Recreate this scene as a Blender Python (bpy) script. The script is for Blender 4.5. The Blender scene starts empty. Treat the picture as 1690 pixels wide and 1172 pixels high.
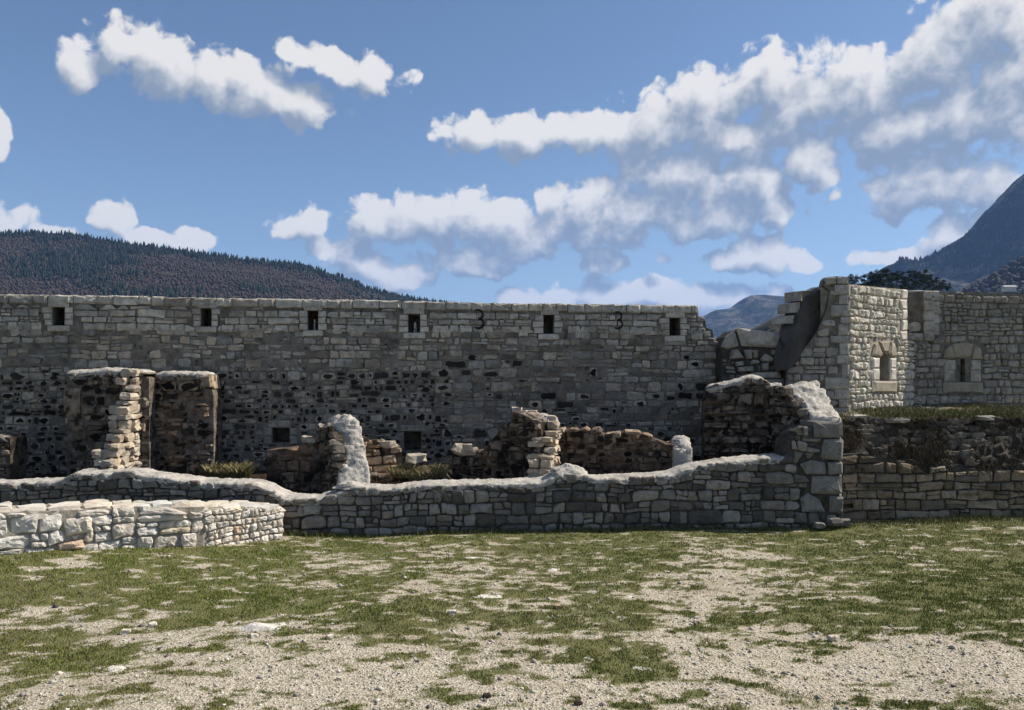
import bpy, math, random
import numpy as np
from mathutils import Vector, Matrix, noise as mnoise
from mathutils.geometry import tessellate_polygon

scene = bpy.context.scene
COL = scene.collection
R = math.radians

# ------------------------------------------------------------------ camera
F, CX, YH, ZC = 1270.0, 845.0, 612.0, 2.2        # focal length in photo pixels, horizon row, eye height
cam_data = bpy.data.cameras.new('camera')
cam_data.sensor_width = 36.0
cam_data.lens = F / 1690.0 * 36.0
cam_data.shift_y = (YH - 586.0) / 1690.0
cam_data.clip_start = 0.1
cam_data.clip_end = 60000.0
cam = bpy.data.objects.new('camera', cam_data)
COL.objects.link(cam)
cam.location = (0, 0, ZC)
cam.rotation_euler = (R(90), 0, 0)
scene.camera = cam

# ------------------------------------------------------------------ light
SUN_A = R(15.5)          # from +X (right) towards +Y (away)
SUN_EL = R(43.0)
sun_dir = Vector((math.cos(SUN_A) * math.cos(SUN_EL), math.sin(SUN_A) * math.cos(SUN_EL), math.sin(SUN_EL)))
sd = bpy.data.lights.new('sun', 'SUN')
sd.energy = 5.0
sd.angle = R(0.5)
sd.color = (1.0, 0.93, 0.83)
sun = bpy.data.objects.new('sun', sd)
COL.objects.link(sun)
sun.rotation_euler = (-sun_dir).to_track_quat('-Z', 'Y').to_euler()

SKY_STRENGTH = 0.077
CLOUD_LIT, CLOUD_DARK = (0.66, 0.635, 0.595), (0.19, 0.232, 0.29)
scene.view_settings.view_transform = 'Standard'
scene.view_settings.look = 'None'
scene.view_settings.exposure = 0.5
scene.view_settings.gamma = 1.0
scene.cycles.use_denoising = True
scene.cycles.max_bounces = 4
scene.cycles.diffuse_bounces = 2
scene.cycles.glossy_bounces = 1
scene.cycles.volume_bounces = 1
scene.cycles.use_adaptive_sampling = True
scene.cycles.adaptive_threshold = 0.03

# cloud puffs: photo px, py, half width, half height, tilt (degrees, up to the right)
PUFFS = [
    (255, 98, 90, 44, -14), (340, 128, 95, 48, -16), (430, 150, 100, 46, -12), (495, 168, 70, 34, -6), (205, 82, 42, 32, 0),
    (520, 100, 66, 24, -8), (612, 126, 66, 30, -2), (125, 108, 46, 36, 10), (400, 170, 70, 26, -14),
    (790, 222, 66, 34, 4), (870, 228, 80, 34, 0), (965, 226, 95, 40, 0), (1080, 210, 105, 50, 10), (1170, 185, 105, 66, 12),
    (1290, 135, 95, 54, 0), (1330, 170, 110, 64, 0), (1430, 140, 95, 58, 14), (1540, 110, 120, 86, 24), (1640, 50, 105, 92, 20),
    (1610, 180, 170, 80, 0), (1500, 205, 150, 60, 0), (1440, 165, 90, 60, 0), (1660, 120, 90, 80, 0), (1390, 120, 60, 40, 20), (1220, 215, 120, 34, 0), (1290, 215, 50, 30, 0),
    (1120, 305, 120, 66, 0), (1050, 340, 90, 66, 10), (1240, 295, 85, 50, 0), (1340, 265, 60, 58, 18), (1275, 348, 70, 30, 0),
    (1160, 360, 100, 42, 0), (635, 368, 84, 36, 6), (745, 368, 110, 52, 4), (845, 385, 105, 58, 6), (955, 348, 70, 52, 30),
    (1000, 385, 95, 34, 0), (800, 425, 110, 26, 0), (500, 368, 56, 26, 8), (590, 425, 80, 30, -10), (650, 458, 58, 22, 0),
    (1545, 285, 95, 52, 0), (1620, 285, 70, 56, 0), (1500, 310, 70, 48, 0),
    (1240, 424, 78, 34, 0), (1570, 392, 72, 36, 24), (1500, 422, 44, 16, 4), (995, 426, 42, 19, 0), (1330, 438, 26, 11, 0), (1090, 425, 20, 10, 0),
    (910, 496, 90, 26, 0), (1000, 486, 80, 30, 0), (1085, 484, 80, 30, 0), (1180, 490, 100, 30, 0), (1270, 484, 40, 20, 0),
    (15, 366, 52, 30, 0), (85, 384, 60, 14, 0), (187, 364, 40, 26, 10), (245, 390, 50, 16, 0), (308, 396, 44, 18, 0), (785, 446, 50, 14, 0),
    (1430, 425, 36, 12, 0), (0, 225, 18, 34, 0), (1150, 386, 40, 16, 0),
]

def make_world():
    w = bpy.data.worlds.new('World')
    scene.world = w
    w.use_nodes = True
    nt = w.node_tree
    nt.nodes.clear()
    N, L = nt.nodes.new, nt.links.new
    # density of cloud at (azimuth, elevation)
    g = bpy.data.node_groups.new('cloud_density', 'ShaderNodeTree')
    g.interface.new_socket('dir', in_out='INPUT', socket_type='NodeSocketVector')
    g.interface.new_socket('density', in_out='OUTPUT', socket_type='NodeSocketFloat')
    g.interface.new_socket('body', in_out='OUTPUT', socket_type='NodeSocketFloat')
    gn, gl = g.nodes.new, g.links.new
    gi, go = gn('NodeGroupInput'), gn('NodeGroupOutput')

    def gmath(op, a, b=None, c=None):
        m = gn('ShaderNodeMath'); m.operation = op
        for i, v in enumerate((a, b, c)):
            if v is None: continue
            if isinstance(v, (int, float)): m.inputs[i].default_value = v
            else: gl(v, m.inputs[i])
        return m.outputs[0]
    nz = gn('ShaderNodeTexNoise'); nz.noise_dimensions = '2D'; nz.inputs['Scale'].default_value = 17; nz.inputs['Detail'].default_value = 3
    gl(gi.outputs[0], nz.inputs['Vector'])
    sub = gn('ShaderNodeVectorMath'); sub.operation = 'SUBTRACT'; sub.inputs[1].default_value = (.5, .5, .5)
    gl(nz.outputs['Color'], sub.inputs[0])
    sc = gn('ShaderNodeVectorMath'); sc.operation = 'SCALE'; sc.inputs['Scale'].default_value = 0.022
    gl(sub.outputs[0], sc.inputs[0])
    wv = gn('ShaderNodeVectorMath'); wv.operation = 'ADD'
    gl(gi.outputs[0], wv.inputs[0]); gl(sc.outputs[0], wv.inputs[1])
    acc = None
    turned = {}
    for (px, py, rx, ry, tilt) in PUFFS:
        az = math.atan((px - CX) / F)
        el = math.atan((YH - py) / F * math.cos(az))
        k = math.cos(az)
        tl = 0 if abs(tilt) < 7 else 12 * round(tilt / 12)
        if tl not in turned:
            if tl == 0: turned[tl] = wv.outputs[0]
            else:
                vr = gn('ShaderNodeVectorRotate'); vr.rotation_type = 'Z_AXIS'; vr.inputs['Angle'].default_value = -R(tl)
                gl(wv.outputs[0], vr.inputs['Vector']); turned[tl] = vr.outputs[0]
        ca, sa = math.cos(-R(tl)), math.sin(-R(tl))
        ra, re = az * ca - el * sa, az * sa + el * ca
        sx_, sy_ = 1 / (1.56 * rx / F * k * k), 1 / (1.56 * ry / F * k)
        m = gn('ShaderNodeVectorMath'); m.operation = 'MULTIPLY_ADD'
        gl(turned[tl], m.inputs[0]); m.inputs[1].default_value = (sx_, sy_, 0); m.inputs[2].default_value = (-ra * sx_, -re * sy_, 0)
        gr = gn('ShaderNodeVectorMath'); gr.operation = 'LENGTH'
        gl(m.outputs[0], gr.inputs[0])
        acc = gr.outputs['Value'] if acc is None else gmath('SMOOTH_MIN', acc, gr.outputs['Value'], 0.12)
    acc = gmath('MAXIMUM', gmath('SUBTRACT', 1.0, acc), 0.0)
    # the same sort of fair-weather cloud all round, outside the part in view
    sep = gn('ShaderNodeSeparateXYZ'); gl(gi.outputs[0], sep.inputs[0])
    n2 = gn('ShaderNodeTexNoise'); n2.noise_dimensions = '2D'; n2.inputs['Scale'].default_value = 3.4; n2.inputs['Detail'].default_value = 2
    mp = gn('ShaderNodeMapping'); mp.inputs['Scale'].default_value = (1, 2.2, 1)
    gl(gi.outputs[0], mp.inputs['Vector']); gl(mp.outputs[0], n2.inputs['Vector'])
    r2 = gn('ShaderNodeMapRange'); gl(n2.outputs['Fac'], r2.inputs['Value'])
    r2.inputs['From Min'].default_value = 0.52; r2.inputs['From Max'].default_value = 0.8
    ax = gmath('ABSOLUTE', sep.outputs[0])
    r3 = gn('ShaderNodeMapRange'); gl(ax, r3.inputs['Value'])
    r3.inputs['From Min'].default_value = 0.66; r3.inputs['From Max'].default_value = 0.85
    r4 = gn('ShaderNodeMapRange'); gl(sep.outputs[1], r4.inputs['Value'])
    r4.inputs['From Min'].default_value = 0.5; r4.inputs['From Max'].default_value = 0.7
    outm = gmath('MAXIMUM', r3.outputs[0], r4.outputs[0])
    acc = gmath('MAXIMUM', acc, gmath('MULTIPLY', r2.outputs[0], outm))
    # billows
    n3 = gn('ShaderNodeTexNoise'); n3.noise_dimensions = '2D'; n3.inputs['Scale'].default_value = 24; n3.inputs['Detail'].default_value = 8
    n3.inputs['Roughness'].default_value = 0.68
    gl(wv.outputs[0], n3.inputs['Vector'])
    v3 = gn('ShaderNodeTexVoronoi'); v3.voronoi_dimensions = '2D'; v3.inputs['Scale'].default_value = 26; v3.inputs['Detail'].default_value = 2.0
    v3.inputs['Roughness'].default_value = 0.5
    gl(wv.outputs[0], v3.inputs['Vector'])
    bil = gmath('MULTIPLY_ADD', v3.outputs['Distance'], -0.65, 0.32)
    ns = gmath('MULTIPLY_ADD', n3.outputs['Fac'], 1.15, -0.575)
    inv = gmath('SUBTRACT', 1.0, acc)
    body = gmath('SUBTRACT', 1.0, gmath('MULTIPLY', inv, inv))
    env = gmath('MINIMUM', gmath('MULTIPLY', acc, 6.0), 1.0)
    core = gmath('MULTIPLY_ADD', body, -0.55, 1.3)
    d = gmath('ADD', body, gmath('MULTIPLY', gmath('MULTIPLY', gmath('ADD', ns, bil), env), core))
    gl(d, go.inputs[0]); gl(body, go.inputs[1])

    tc = N('ShaderNodeTexCoord')
    sp = N('ShaderNodeSeparateXYZ'); L(tc.outputs['Generated'], sp.inputs[0])

    def wm(op, a, b=None, c=None):
        m = N('ShaderNodeMath'); m.operation = op
        for i, v in enumerate((a, b, c)):
            if v is None: continue
            if isinstance(v, (int, float)): m.inputs[i].default_value = v
            else: L(v, m.inputs[i])
        return m.outputs[0]
    az = wm('ARCTAN2', sp.outputs[0], sp.outputs[1])
    el = wm('ARCSINE', sp.outputs[2])
    cb = N('ShaderNodeCombineXYZ'); L(az, cb.inputs[0]); L(el, cb.inputs[1])
    d0 = N('ShaderNodeGroup'); d0.node_tree = g; L(cb.outputs[0], d0.inputs[0])
    off = N('ShaderNodeVectorMath'); off.operation = 'ADD'; off.inputs[1].default_value = (0.014, 0.030, 0)
    L(cb.outputs[0], off.inputs[0])
    d1 = N('ShaderNodeGroup'); d1.node_tree = g; L(off.outputs[0], d1.inputs[0])
    mask = N('ShaderNodeMapRange'); mask.interpolation_type = 'SMOOTHSTEP'
    L(d0.outputs[0], mask.inputs['Value'])
    mask.inputs['From Min'].default_value = 0.30; mask.inputs['From Max'].default_value = 0.62
    lit = N('ShaderNodeMapRange'); lit.interpolation_type = 'SMOOTHSTEP'
    # light falls where less cloud lies towards the sun; deep cloud is greyer
    diff = wm('SUBTRACT', d0.outputs[0], d1.outputs[0])
    macro = wm('SUBTRACT', d0.outputs[1], d1.outputs[1])
    dd = wm('MULTIPLY_ADD', macro, 0.45, wm('MULTIPLY', diff, 0.95))
    L(wm('SUBTRACT', dd, wm('MULTIPLY', d1.outputs[1], 0.70)), lit.inputs['Value'])
    lit.inputs['From Min'].default_value = -1.0; lit.inputs['From Max'].default_value = 0.34
    cc = N('ShaderNodeMix'); cc.data_type = 'RGBA'
    L(lit.outputs[0], cc.inputs[0])
    cc.inputs[6].default_value = tuple(c / SKY_STRENGTH for c in CLOUD_DARK) + (1,)
    cc.inputs[7].default_value = tuple(c / SKY_STRENGTH for c in CLOUD_LIT) + (1,)
    sky = N('ShaderNodeTexSky'); sky.sky_type = 'NISHITA'
    sky.sun_disc = False
    sky.sun_elevation = SUN_EL
    sky.sun_rotation = R(90) - SUN_A
    sky.altitude = 500
    sky.air_density = 1.0; sky.dust_density = 0.25; sky.ozone_density = 2.4
    mx = N('ShaderNodeMix'); mx.data_type = 'RGBA'
    L(wm('MULTIPLY', mask.outputs[0], 0.97), mx.inputs[0]); L(sky.outputs[0], mx.inputs[6]); L(cc.outputs[2], mx.inputs[7])
    bg = N('ShaderNodeBackground'); bg.inputs['Strength'].default_value = SKY_STRENGTH
    L(mx.outputs[2], bg.inputs['Color'])
    out = N('ShaderNodeOutputWorld'); L(bg.outputs[0], out.inputs['Surface'])
    w.cycles.sampling_method = 'MANUAL'
    w.cycles.sample_map_resolution = 512
make_world()

# ------------------------------------------------------------------ materials
def nodes_of(name):
    m = bpy.data.materials.new(name)
    m.use_nodes = True
    nt = m.node_tree
    return m, nt, nt.nodes.new, nt.links.new, nt.nodes['Principled BSDF']

WARM = (1.05, 1.0, .925)      # the limestone is slightly buff
def noise_mat(name, c1, c2, scale, rough=0.9, bump=0.3, bscale=None, bdist=0.02, attr=None, detail=3, spots=None, paint=None, lo=.35, hi=.68):
    """two-tone noise in world space; attr multiplies in a per-piece tone; spots=(colour, scale, threshold) adds stains"""
    m, nt, N, L, b = nodes_of(name)
    c1, c2 = [tuple(a * k for a, k in zip(c, WARM)) for c in (c1, c2)]
    b.inputs['Roughness'].default_value = rough
    b.inputs['Specular IOR Level'].default_value = 0.2
    geo = N('ShaderNodeNewGeometry')
    n = N('ShaderNodeTexNoise'); n.inputs['Scale'].default_value = scale; n.inputs['Detail'].default_value = detail
    n.inputs['Roughness'].default_value = 0.65
    L(geo.outputs['Position'], n.inputs['Vector'])
    mr = N('ShaderNodeMapRange'); L(n.outputs['Fac'], mr.inputs['Value'])
    mr.inputs['From Min'].default_value = lo; mr.inputs['From Max'].default_value = hi
    mix = N('ShaderNodeMix'); mix.data_type = 'RGBA'
    L(mr.outputs[0], mix.inputs[0])
    mix.inputs[6].default_value = (*c1, 1); mix.inputs[7].default_value = (*c2, 1)
    col = mix.outputs[2]
    if attr:
        at = N('ShaderNodeAttribute'); at.attribute_name = attr
        mm = N('ShaderNodeMix'); mm.data_type = 'RGBA'; mm.blend_type = 'MULTIPLY'; mm.inputs[0].default_value = 1
        L(col, mm.inputs[6]); L(at.outputs['Color'], mm.inputs[7]); col = mm.outputs[2]
    for (sc_, ss, th, wd, amt) in (spots or []):
        n2 = N('ShaderNodeTexNoise'); n2.inputs['Scale'].default_value = ss; n2.inputs['Detail'].default_value = 2.5
        L(geo.outputs['Position'], n2.inputs['Vector'])
        r2 = N('ShaderNodeMapRange'); L(n2.outputs['Fac'], r2.inputs['Value'])
        r2.inputs['From Min'].default_value = th; r2.inputs['From Max'].default_value = th + wd
        r2.inputs['To Max'].default_value = amt
        m2 = N('ShaderNodeMix'); m2.data_type = 'RGBA'
        L(r2.outputs[0], m2.inputs[0]); L(col, m2.inputs[6]); m2.inputs[7].default_value = (*sc_, 1); col = m2.outputs[2]
    for (origin, d, uc, vc, s) in (paint or []):       # a painted figure 3: two open arcs on the wall face
        sb = N('ShaderNodeVectorMath'); sb.operation = 'SUBTRACT'; L(geo.outputs['Position'], sb.inputs[0]); sb.inputs[1].default_value = origin
        dt = N('ShaderNodeVectorMath'); dt.operation = 'DOT_PRODUCT'; L(sb.outputs[0], dt.inputs[0]); dt.inputs[1].default_value = d
        sx = N('ShaderNodeSeparateXYZ'); L(sb.outputs[0], sx.inputs[0])

        def mt(op, a, b_=None, c_=None):
            q = N('ShaderNodeMath'); q.operation = op
            for i, v in enumerate((a, b_, c_)):
                if v is None: continue
                if isinstance(v, (int, float)): q.inputs[i].default_value = v
                else: L(v, q.inputs[i])
            return q.outputs[0]
        wob = mt('MULTIPLY_ADD', n.outputs['Fac'], 0.03, -0.015)
        U, V = mt('ADD', mt('SUBTRACT', dt.outputs['Value'], uc), wob), mt('SUBTRACT', sx.outputs[2], vc)
        tot = None
        for (cu, cv, r, sgn) in ((0, 0.5, 0.47, 1), (0.04, -0.45, 0.5, -1)):
            du, dv = mt('SUBTRACT', U, cu * s), mt('SUBTRACT', V, cv * s)
            ln = mt('SQRT', mt('ADD', mt('MULTIPLY', du, du), mt('MULTIPLY', dv, dv)))
            ring = mt('LESS_THAN', mt('ABSOLUTE', mt('SUBTRACT', ln, r * s)), 0.13 * s)
            # open towards the left: keep the right half and the outer end of the left half
            keep = mt('MAXIMUM', mt('GREATER_THAN', du, -0.02 * s), mt('GREATER_THAN', mt('MULTIPLY', dv, sgn), 0.36 * s))
            one = mt('MULTIPLY', ring, keep)
            tot = one if tot is None else mt('MAXIMUM', tot, one)
        m2 = N('ShaderNodeMix'); m2.data_type = 'RGBA'
        L(mt('MULTIPLY', tot, mt('MULTIPLY_ADD', mr.outputs[0], -0.15, 0.97)), m2.inputs[0]); L(col, m2.inputs[6]); m2.inputs[7].default_value = (0.012, 0.012, 0.013, 1); col = m2.outputs[2]
    L(col, b.inputs['Base Color'])
    if bump:
        nb = N('ShaderNodeTexNoise'); nb.inputs['Scale'].default_value = bscale or scale * 3; nb.inputs['Detail'].default_value = 3.5
        nb.inputs['Roughness'].default_value = 0.7
        L(geo.outputs['Position'], nb.inputs['Vector'])
        bp = N('ShaderNodeBump'); bp.inputs['Strength'].default_value = bump; bp.inputs['Distance'].default_value = bdist
        L(nb.outputs['Fac'], bp.inputs['Height']); L(bp.outputs[0], b.inputs['Normal'])
    return m

# ------------------------------------------------------------------ helpers
def smooth(a, b, x):
    t = np.clip((x - a) / (b - a), 0, 1)
    return t * t * (3 - 2 * t)

def vnoise(x, y, seed=0):
    xi, yi = np.floor(x).astype(np.int64), np.floor(y).astype(np.int64)
    fx, fy = x - xi, y - yi
    fx, fy = fx * fx * (3 - 2 * fx), fy * fy * (3 - 2 * fy)
    def h(i, j):
        n = (i * 374761393 + j * 668265263 + seed * 1442695041) & 0xFFFFFFFF
        n = ((n ^ (n >> 13)) * 1274126177) & 0xFFFFFFFF
        return ((n ^ (n >> 16)) & 0xFFFF) / 65535.0
    return (h(xi, yi) * (1 - fx) + h(xi + 1, yi) * fx) * (1 - fy) + (h(xi, yi + 1) * (1 - fx) + h(xi + 1, yi + 1) * fx) * fy

def fbm(x, y, seed=0, oct=4):
    s, a, t = 0, 1.0, 0
    for k in range(oct):
        s = s + a * vnoise(x * 2 ** k, y * 2 ** k, seed + k * 17); t += a; a *= .5
    return s / t

def mesh_np(name, verts, faces, mat, col=None, smooth_shade=False):
    """fast mesh from arrays; faces is an (n,k) array"""
    me = bpy.data.meshes.new(name)
    verts = np.asarray(verts, np.float32); faces = np.asarray(faces, np.int32)
    n, k = faces.shape
    me.vertices.add(len(verts)); me.vertices.foreach_set('co', verts.ravel())
    me.loops.add(n * k); me.loops.foreach_set('vertex_index', faces.ravel())
    me.polygons.add(n); me.polygons.foreach_set('loop_start', np.arange(0, n * k, k, dtype=np.int32))
    me.update(calc_edges=True)
    if smooth_shade: me.polygons.foreach_set('use_smooth', np.ones(n, bool))
    if col is not None:
        a = me.color_attributes.new('Col', 'FLOAT_COLOR', 'POINT')
        c = np.ones((len(verts), 4), np.float32); c[:, :3] = col
        a.data.foreach_set('color', c.ravel())
    me.materials.append(mat)
    return me

def mesh_py(name, verts, faces, mat, col=None, shade=False):
    me = bpy.data.meshes.new(name)
    me.from_pydata([tuple(v) for v in verts], [], faces)
    if col is not None:
        a = me.color_attributes.new('Col', 'FLOAT_COLOR', 'POINT')
        c = np.ones((len(verts), 4), np.float32); c[:, :3] = col
        a.data.foreach_set('color', c.ravel())
    if shade: me.polygons.foreach_set('use_smooth', np.ones(len(me.polygons), bool))
    me.materials.append(mat)
    return me

def link(name, me, parent=None, loc=(0, 0, 0)):
    o = bpy.data.objects.new(name, me)
    COL.objects.link(o)
    o.location = loc
    if parent is not None:
        o.parent = parent
        o.matrix_parent_inverse = Matrix.Translation(-parent.location) if parent.type == 'EMPTY' else Matrix.Identity(4)
    return o

def thing(name, label, cat, loc, group=None):
    o = bpy.data.objects.new(name, None)
    o.empty_display_size = 0.2
    COL.objects.link(o)
    o.location = loc
    o['label'] = label; o['category'] = cat
    if group: o['group'] = group
    return o

def part(name, verts, faces, mat, parent, col=None, shade=False):
    """world-space vertices -> object with its origin at its middle"""
    c = np.mean(np.asarray(verts, float), axis=0)
    me = mesh_py(name, np.asarray(verts, float) - c, faces, mat, col, shade)
    return link(name, me, parent, tuple(c))

def ground_z(x, y):
    x = np.asarray(x, float); y = np.asarray(y, float)
    base = 0.45 * np.clip(1 - y / 10.2, 0, 1) ** 1.1
    near = smooth(30, 14, np.abs(x)) * smooth(18, 12, np.abs(y))
    und = (fbm(x * .45 + 40, y * .45 + 40, 3, 3) - .5) * .12 + (fbm(x * 2.1, y * 2.1, 5, 3) - .5) * .035
    und = und + 0.24 * smooth(-1.5, -6.5, x) * smooth(5.5, 8.4, y) * smooth(13, 10, y)
    rise = 0.05 * smooth(3.5, 7.0, x) * smooth(8, 11, y)
    return np.where(y < 0, 0.45, base) + und * near + rise

def ground_hit(px, py):
    rx, rz = (px - CX) / F, -(py - YH) / F
    lo, hi = 1.0, 60.0
    for _ in range(50):
        t = (lo + hi) / 2
        if ZC + rz * t > float(ground_z(rx * t, t)): lo = t
        else: hi = t
    return Vector((rx * lo, lo))

def P(px, py, Y):
    return Vector(((px - CX) / F * Y, Y, ZC - (py - YH) / F * Y))

class Face:
    """a vertical wall face in plan from A to B; (u, v, w) = along, height, out of the wall"""
    def __init__(s, A, B):
        s.A = Vector(A[:2]); d = Vector(B[:2]) - s.A
        s.len = d.length; s.d = d / s.len; s.n = Vector((s.d.y, -s.d.x))
    def uv(s, px, py):
        r = Vector(((px - CX) / F, 1.0))
        t = s.n.dot(s.A) / s.n.dot(r)
        return (s.d.dot(r * t - s.A), ZC - (py - YH) / F * t)
    def pts(s, lst): return [s.uv(*p) for p in lst]
    def xyz(s, u, v, w): return (s.A.x + s.d.x * u + s.n.x * w, s.A.y + s.d.y * u + s.n.y * w, v)

def inside(poly, x, y):
    r = False; j = len(poly) - 1
    for i in range(len(poly)):
        xi, yi = poly[i]; xj, yj = poly[j]
        if (yi > y) != (yj > y) and x < (xj - xi) * (y - yi) / (yj - yi) + xi: r = not r
        j = i
    return r

def area(p):
    return .5 * sum(p[i - 1][0] * p[i][1] - p[i][0] * p[i - 1][1] for i in range(len(p)))

def centroid(p):
    a = area(p)
    if abs(a) < 1e-9: return (sum(q[0] for q in p) / len(p), sum(q[1] for q in p) / len(p))
    cx = cy = 0
    for i in range(len(p)):
        k = p[i - 1][0] * p[i][1] - p[i][0] * p[i - 1][1]
        cx += (p[i - 1][0] + p[i][0]) * k; cy += (p[i - 1][1] + p[i][1]) * k
    return (cx / (6 * a), cy / (6 * a))

def prism(face, outline, holes, w0, w1):
    """solid slab of the outline with holes, from w0 (front) to w1 (back)"""
    loops = [list(outline)] + [list(h) for h in holes]
    if area(loops[0]) < 0: loops[0].reverse()
    for h in loops[1:]:
        if area(h) > 0: h.reverse()
    tris = tessellate_polygon([[Vector((a, b, 0)) for a, b in l] for l in loops])
    flat = [p for l in loops for p in l]
    n = len(flat)
    V = [face.xyz(a, b, w0) for a, b in flat] + [face.xyz(a, b, w1) for a, b in flat]
    Fs = []
    for t in tris:
        t = list(t)
        if area([flat[i] for i in t]) < 0: t.reverse()
        Fs.append(t); Fs.append([i + n for i in reversed(t)])
    k = 0
    for l in loops:
        m = len(l)
        for i in range(m):
            a, b = k + i, k + (i + 1) % m
            Fs.append([b, a, a + n, b + n])
        k += m
    return V, Fs

# ---- how a wall face divides into stones
def coursed(rng, u0, u1, v0, v1, row, aspect, wav=.15, split=.2, jit=.12):
    out, v, k = [], v0, 0
    rows = []
    while v < v1:
        h = row * rng.uniform(.7, 1.35); rows.append((v, v + h)); v += h
    sd_ = rng.uniform(0, 99)
    def line(k, u): return mnoise.noise((u * 1.1, k * 7.3, sd_)) * row * wav + mnoise.noise((u * 4, k * 3.3, sd_ + 9)) * row * wav * .6
    for k, (a, b) in enumerate(rows):
        u = u0 - rng.uniform(0, row * aspect)
        while u < u1:
            wd = row * aspect * math.exp(rng.gauss(-.05, .38))
            wd = max(wd, .45 * (b - a))
            j = [rng.uniform(-jit, jit) * row for _ in range(4)]
            ul, ur = u, u + wd
            um = (ul + ur) / 2
            bl, bm, br = a + line(k, ul), a + line(k, um), a + line(k, ur)
            tl, tm, tr = b + line(k + 1, ul), b + line(k + 1, um), b + line(k + 1, ur)
            if rng.random() < split and b - a > .09:
                f = rng.uniform(.35, .65)
                ml, mr_ = bl + (tl - bl) * f, br + (tr - br) * (f + rng.uniform(-.12, .12))
                out.append([(ul, bl), (um, bm), (ur, br), (ur, mr_), (ul, ml)])
                if rng.random() < .5:
                    mu = ul + wd * rng.uniform(.35, .65); mv = (ml + mr_) / 2
                    out.append([(ul, ml), (mu, mv), (mu + j[0], tm), (ul, tl)])
                    out.append([(mu, mv), (ur, mr_), (ur, tr), (mu + j[0], tm)])
                else:
                    out.append([(ul, ml), (ur, mr_), (ur, tr), (um, tm), (ul, tl)])
            else:
                out.append([(ul + j[0] * .5, bl), (um, bm), (ur + j[1] * .5, br), (ur + j[2] * .5, tr), (um, tm), (ul + j[3] * .5, tl)])
            u = ur
    return out

def rubble(rng, u0, u1, v0, v1, r0, r1, stretch=1.35, big=.2):
    """power diagram of mixed sizes: fitted polygonal rubble"""
    seeds = []
    A = (u1 - u0) * (v1 - v0)
    cell = {}
    gs = r1 * 2
    def near(x, y):
        ci, cj = int(x // gs), int(y // gs)
        for i in (-2, -1, 0, 1, 2):
            for j in (-2, -1, 0, 1, 2):
                yield from cell.get((ci + i, cj + j), ())
    def put(r, tries):
        for _ in range(tries):
            x, y = rng.uniform(u0, u1) / stretch, rng.uniform(v0, v1)
            if all((x - a) ** 2 + (y - b) ** 2 > (.86 * (r + c)) ** 2 for a, b, c in near(x, y)):
                cell.setdefault((int(x // gs), int(y // gs)), []).append((x, y, r)); seeds.append((x, y, r))
    n = int(A / (r1 * r1 * 3.1) * 1.2)
    put(r1, int(n * big * 2))
    put((r0 + 2 * r1) / 3, int(n * 2.0))
    put((r0 * 2 + r1) / 3, int(n * 6))
    put(r0, int(n * 16))
    out = []
    for (x, y, r) in seeds:
        nb = sorted(((a - x) ** 2 + (b - y) ** 2, a, b, c) for a, b, c in near(x, y) if (a, b) != (x, y))[:18]
        m = 2.2 * r + .02
        poly = [(x - m, y - m), (x + m, y - m), (x + m, y + m), (x - m, y + m)]
        for d2, a, b, c in nb:
            nx, ny = a - x, b - y
            k = (a * a + b * b - x * x - y * y - c * c + r * r) / 2      # keep p.n <= k
            new = []
            for i in range(len(poly)):
                p, q = poly[i - 1], poly[i]
                dp, dq = p[0] * nx + p[1] * ny - k, q[0] * nx + q[1] * ny - k
                if (dp < 0) != (dq < 0):
                    t = dp / (dp - dq); new.append((p[0] + (q[0] - p[0]) * t, p[1] + (q[1] - p[1]) * t))
                if dq <= 0: new.append(q)
            poly = new
            if len(poly) < 3: break
        if len(poly) >= 3: out.append([(a * stretch, b) for a, b in poly])
    return out

def fit(cells, outline, rects, minfrac=.3):
    """trim cells to the outline and round the reserved blocks"""
    def ok(x, y):
        for r in rects:
            if r[0] < x < r[2] and r[1] < y < r[3]: return False
        return inside(outline, x, y)
    res = []
    for c in cells:
        m = centroid(c)
        if not ok(*m): continue
        q, cut = [], False
        for p in c:
            if ok(*p): q.append(p); continue
            cut = True
            lo, hi = 0.0, 1.0
            for _ in range(9):
                t = (lo + hi) / 2
                if ok(m[0] + (p[0] - m[0]) * t, m[1] + (p[1] - m[1]) * t): lo = t
                else: hi = t
            q.append((m[0] + (p[0] - m[0]) * lo, m[1] + (p[1] - m[1]) * lo))
        if abs(area(q)) > minfrac * abs(area(c)) and abs(area(q)) > .0009: res.append((q, cut))
    return res

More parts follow.
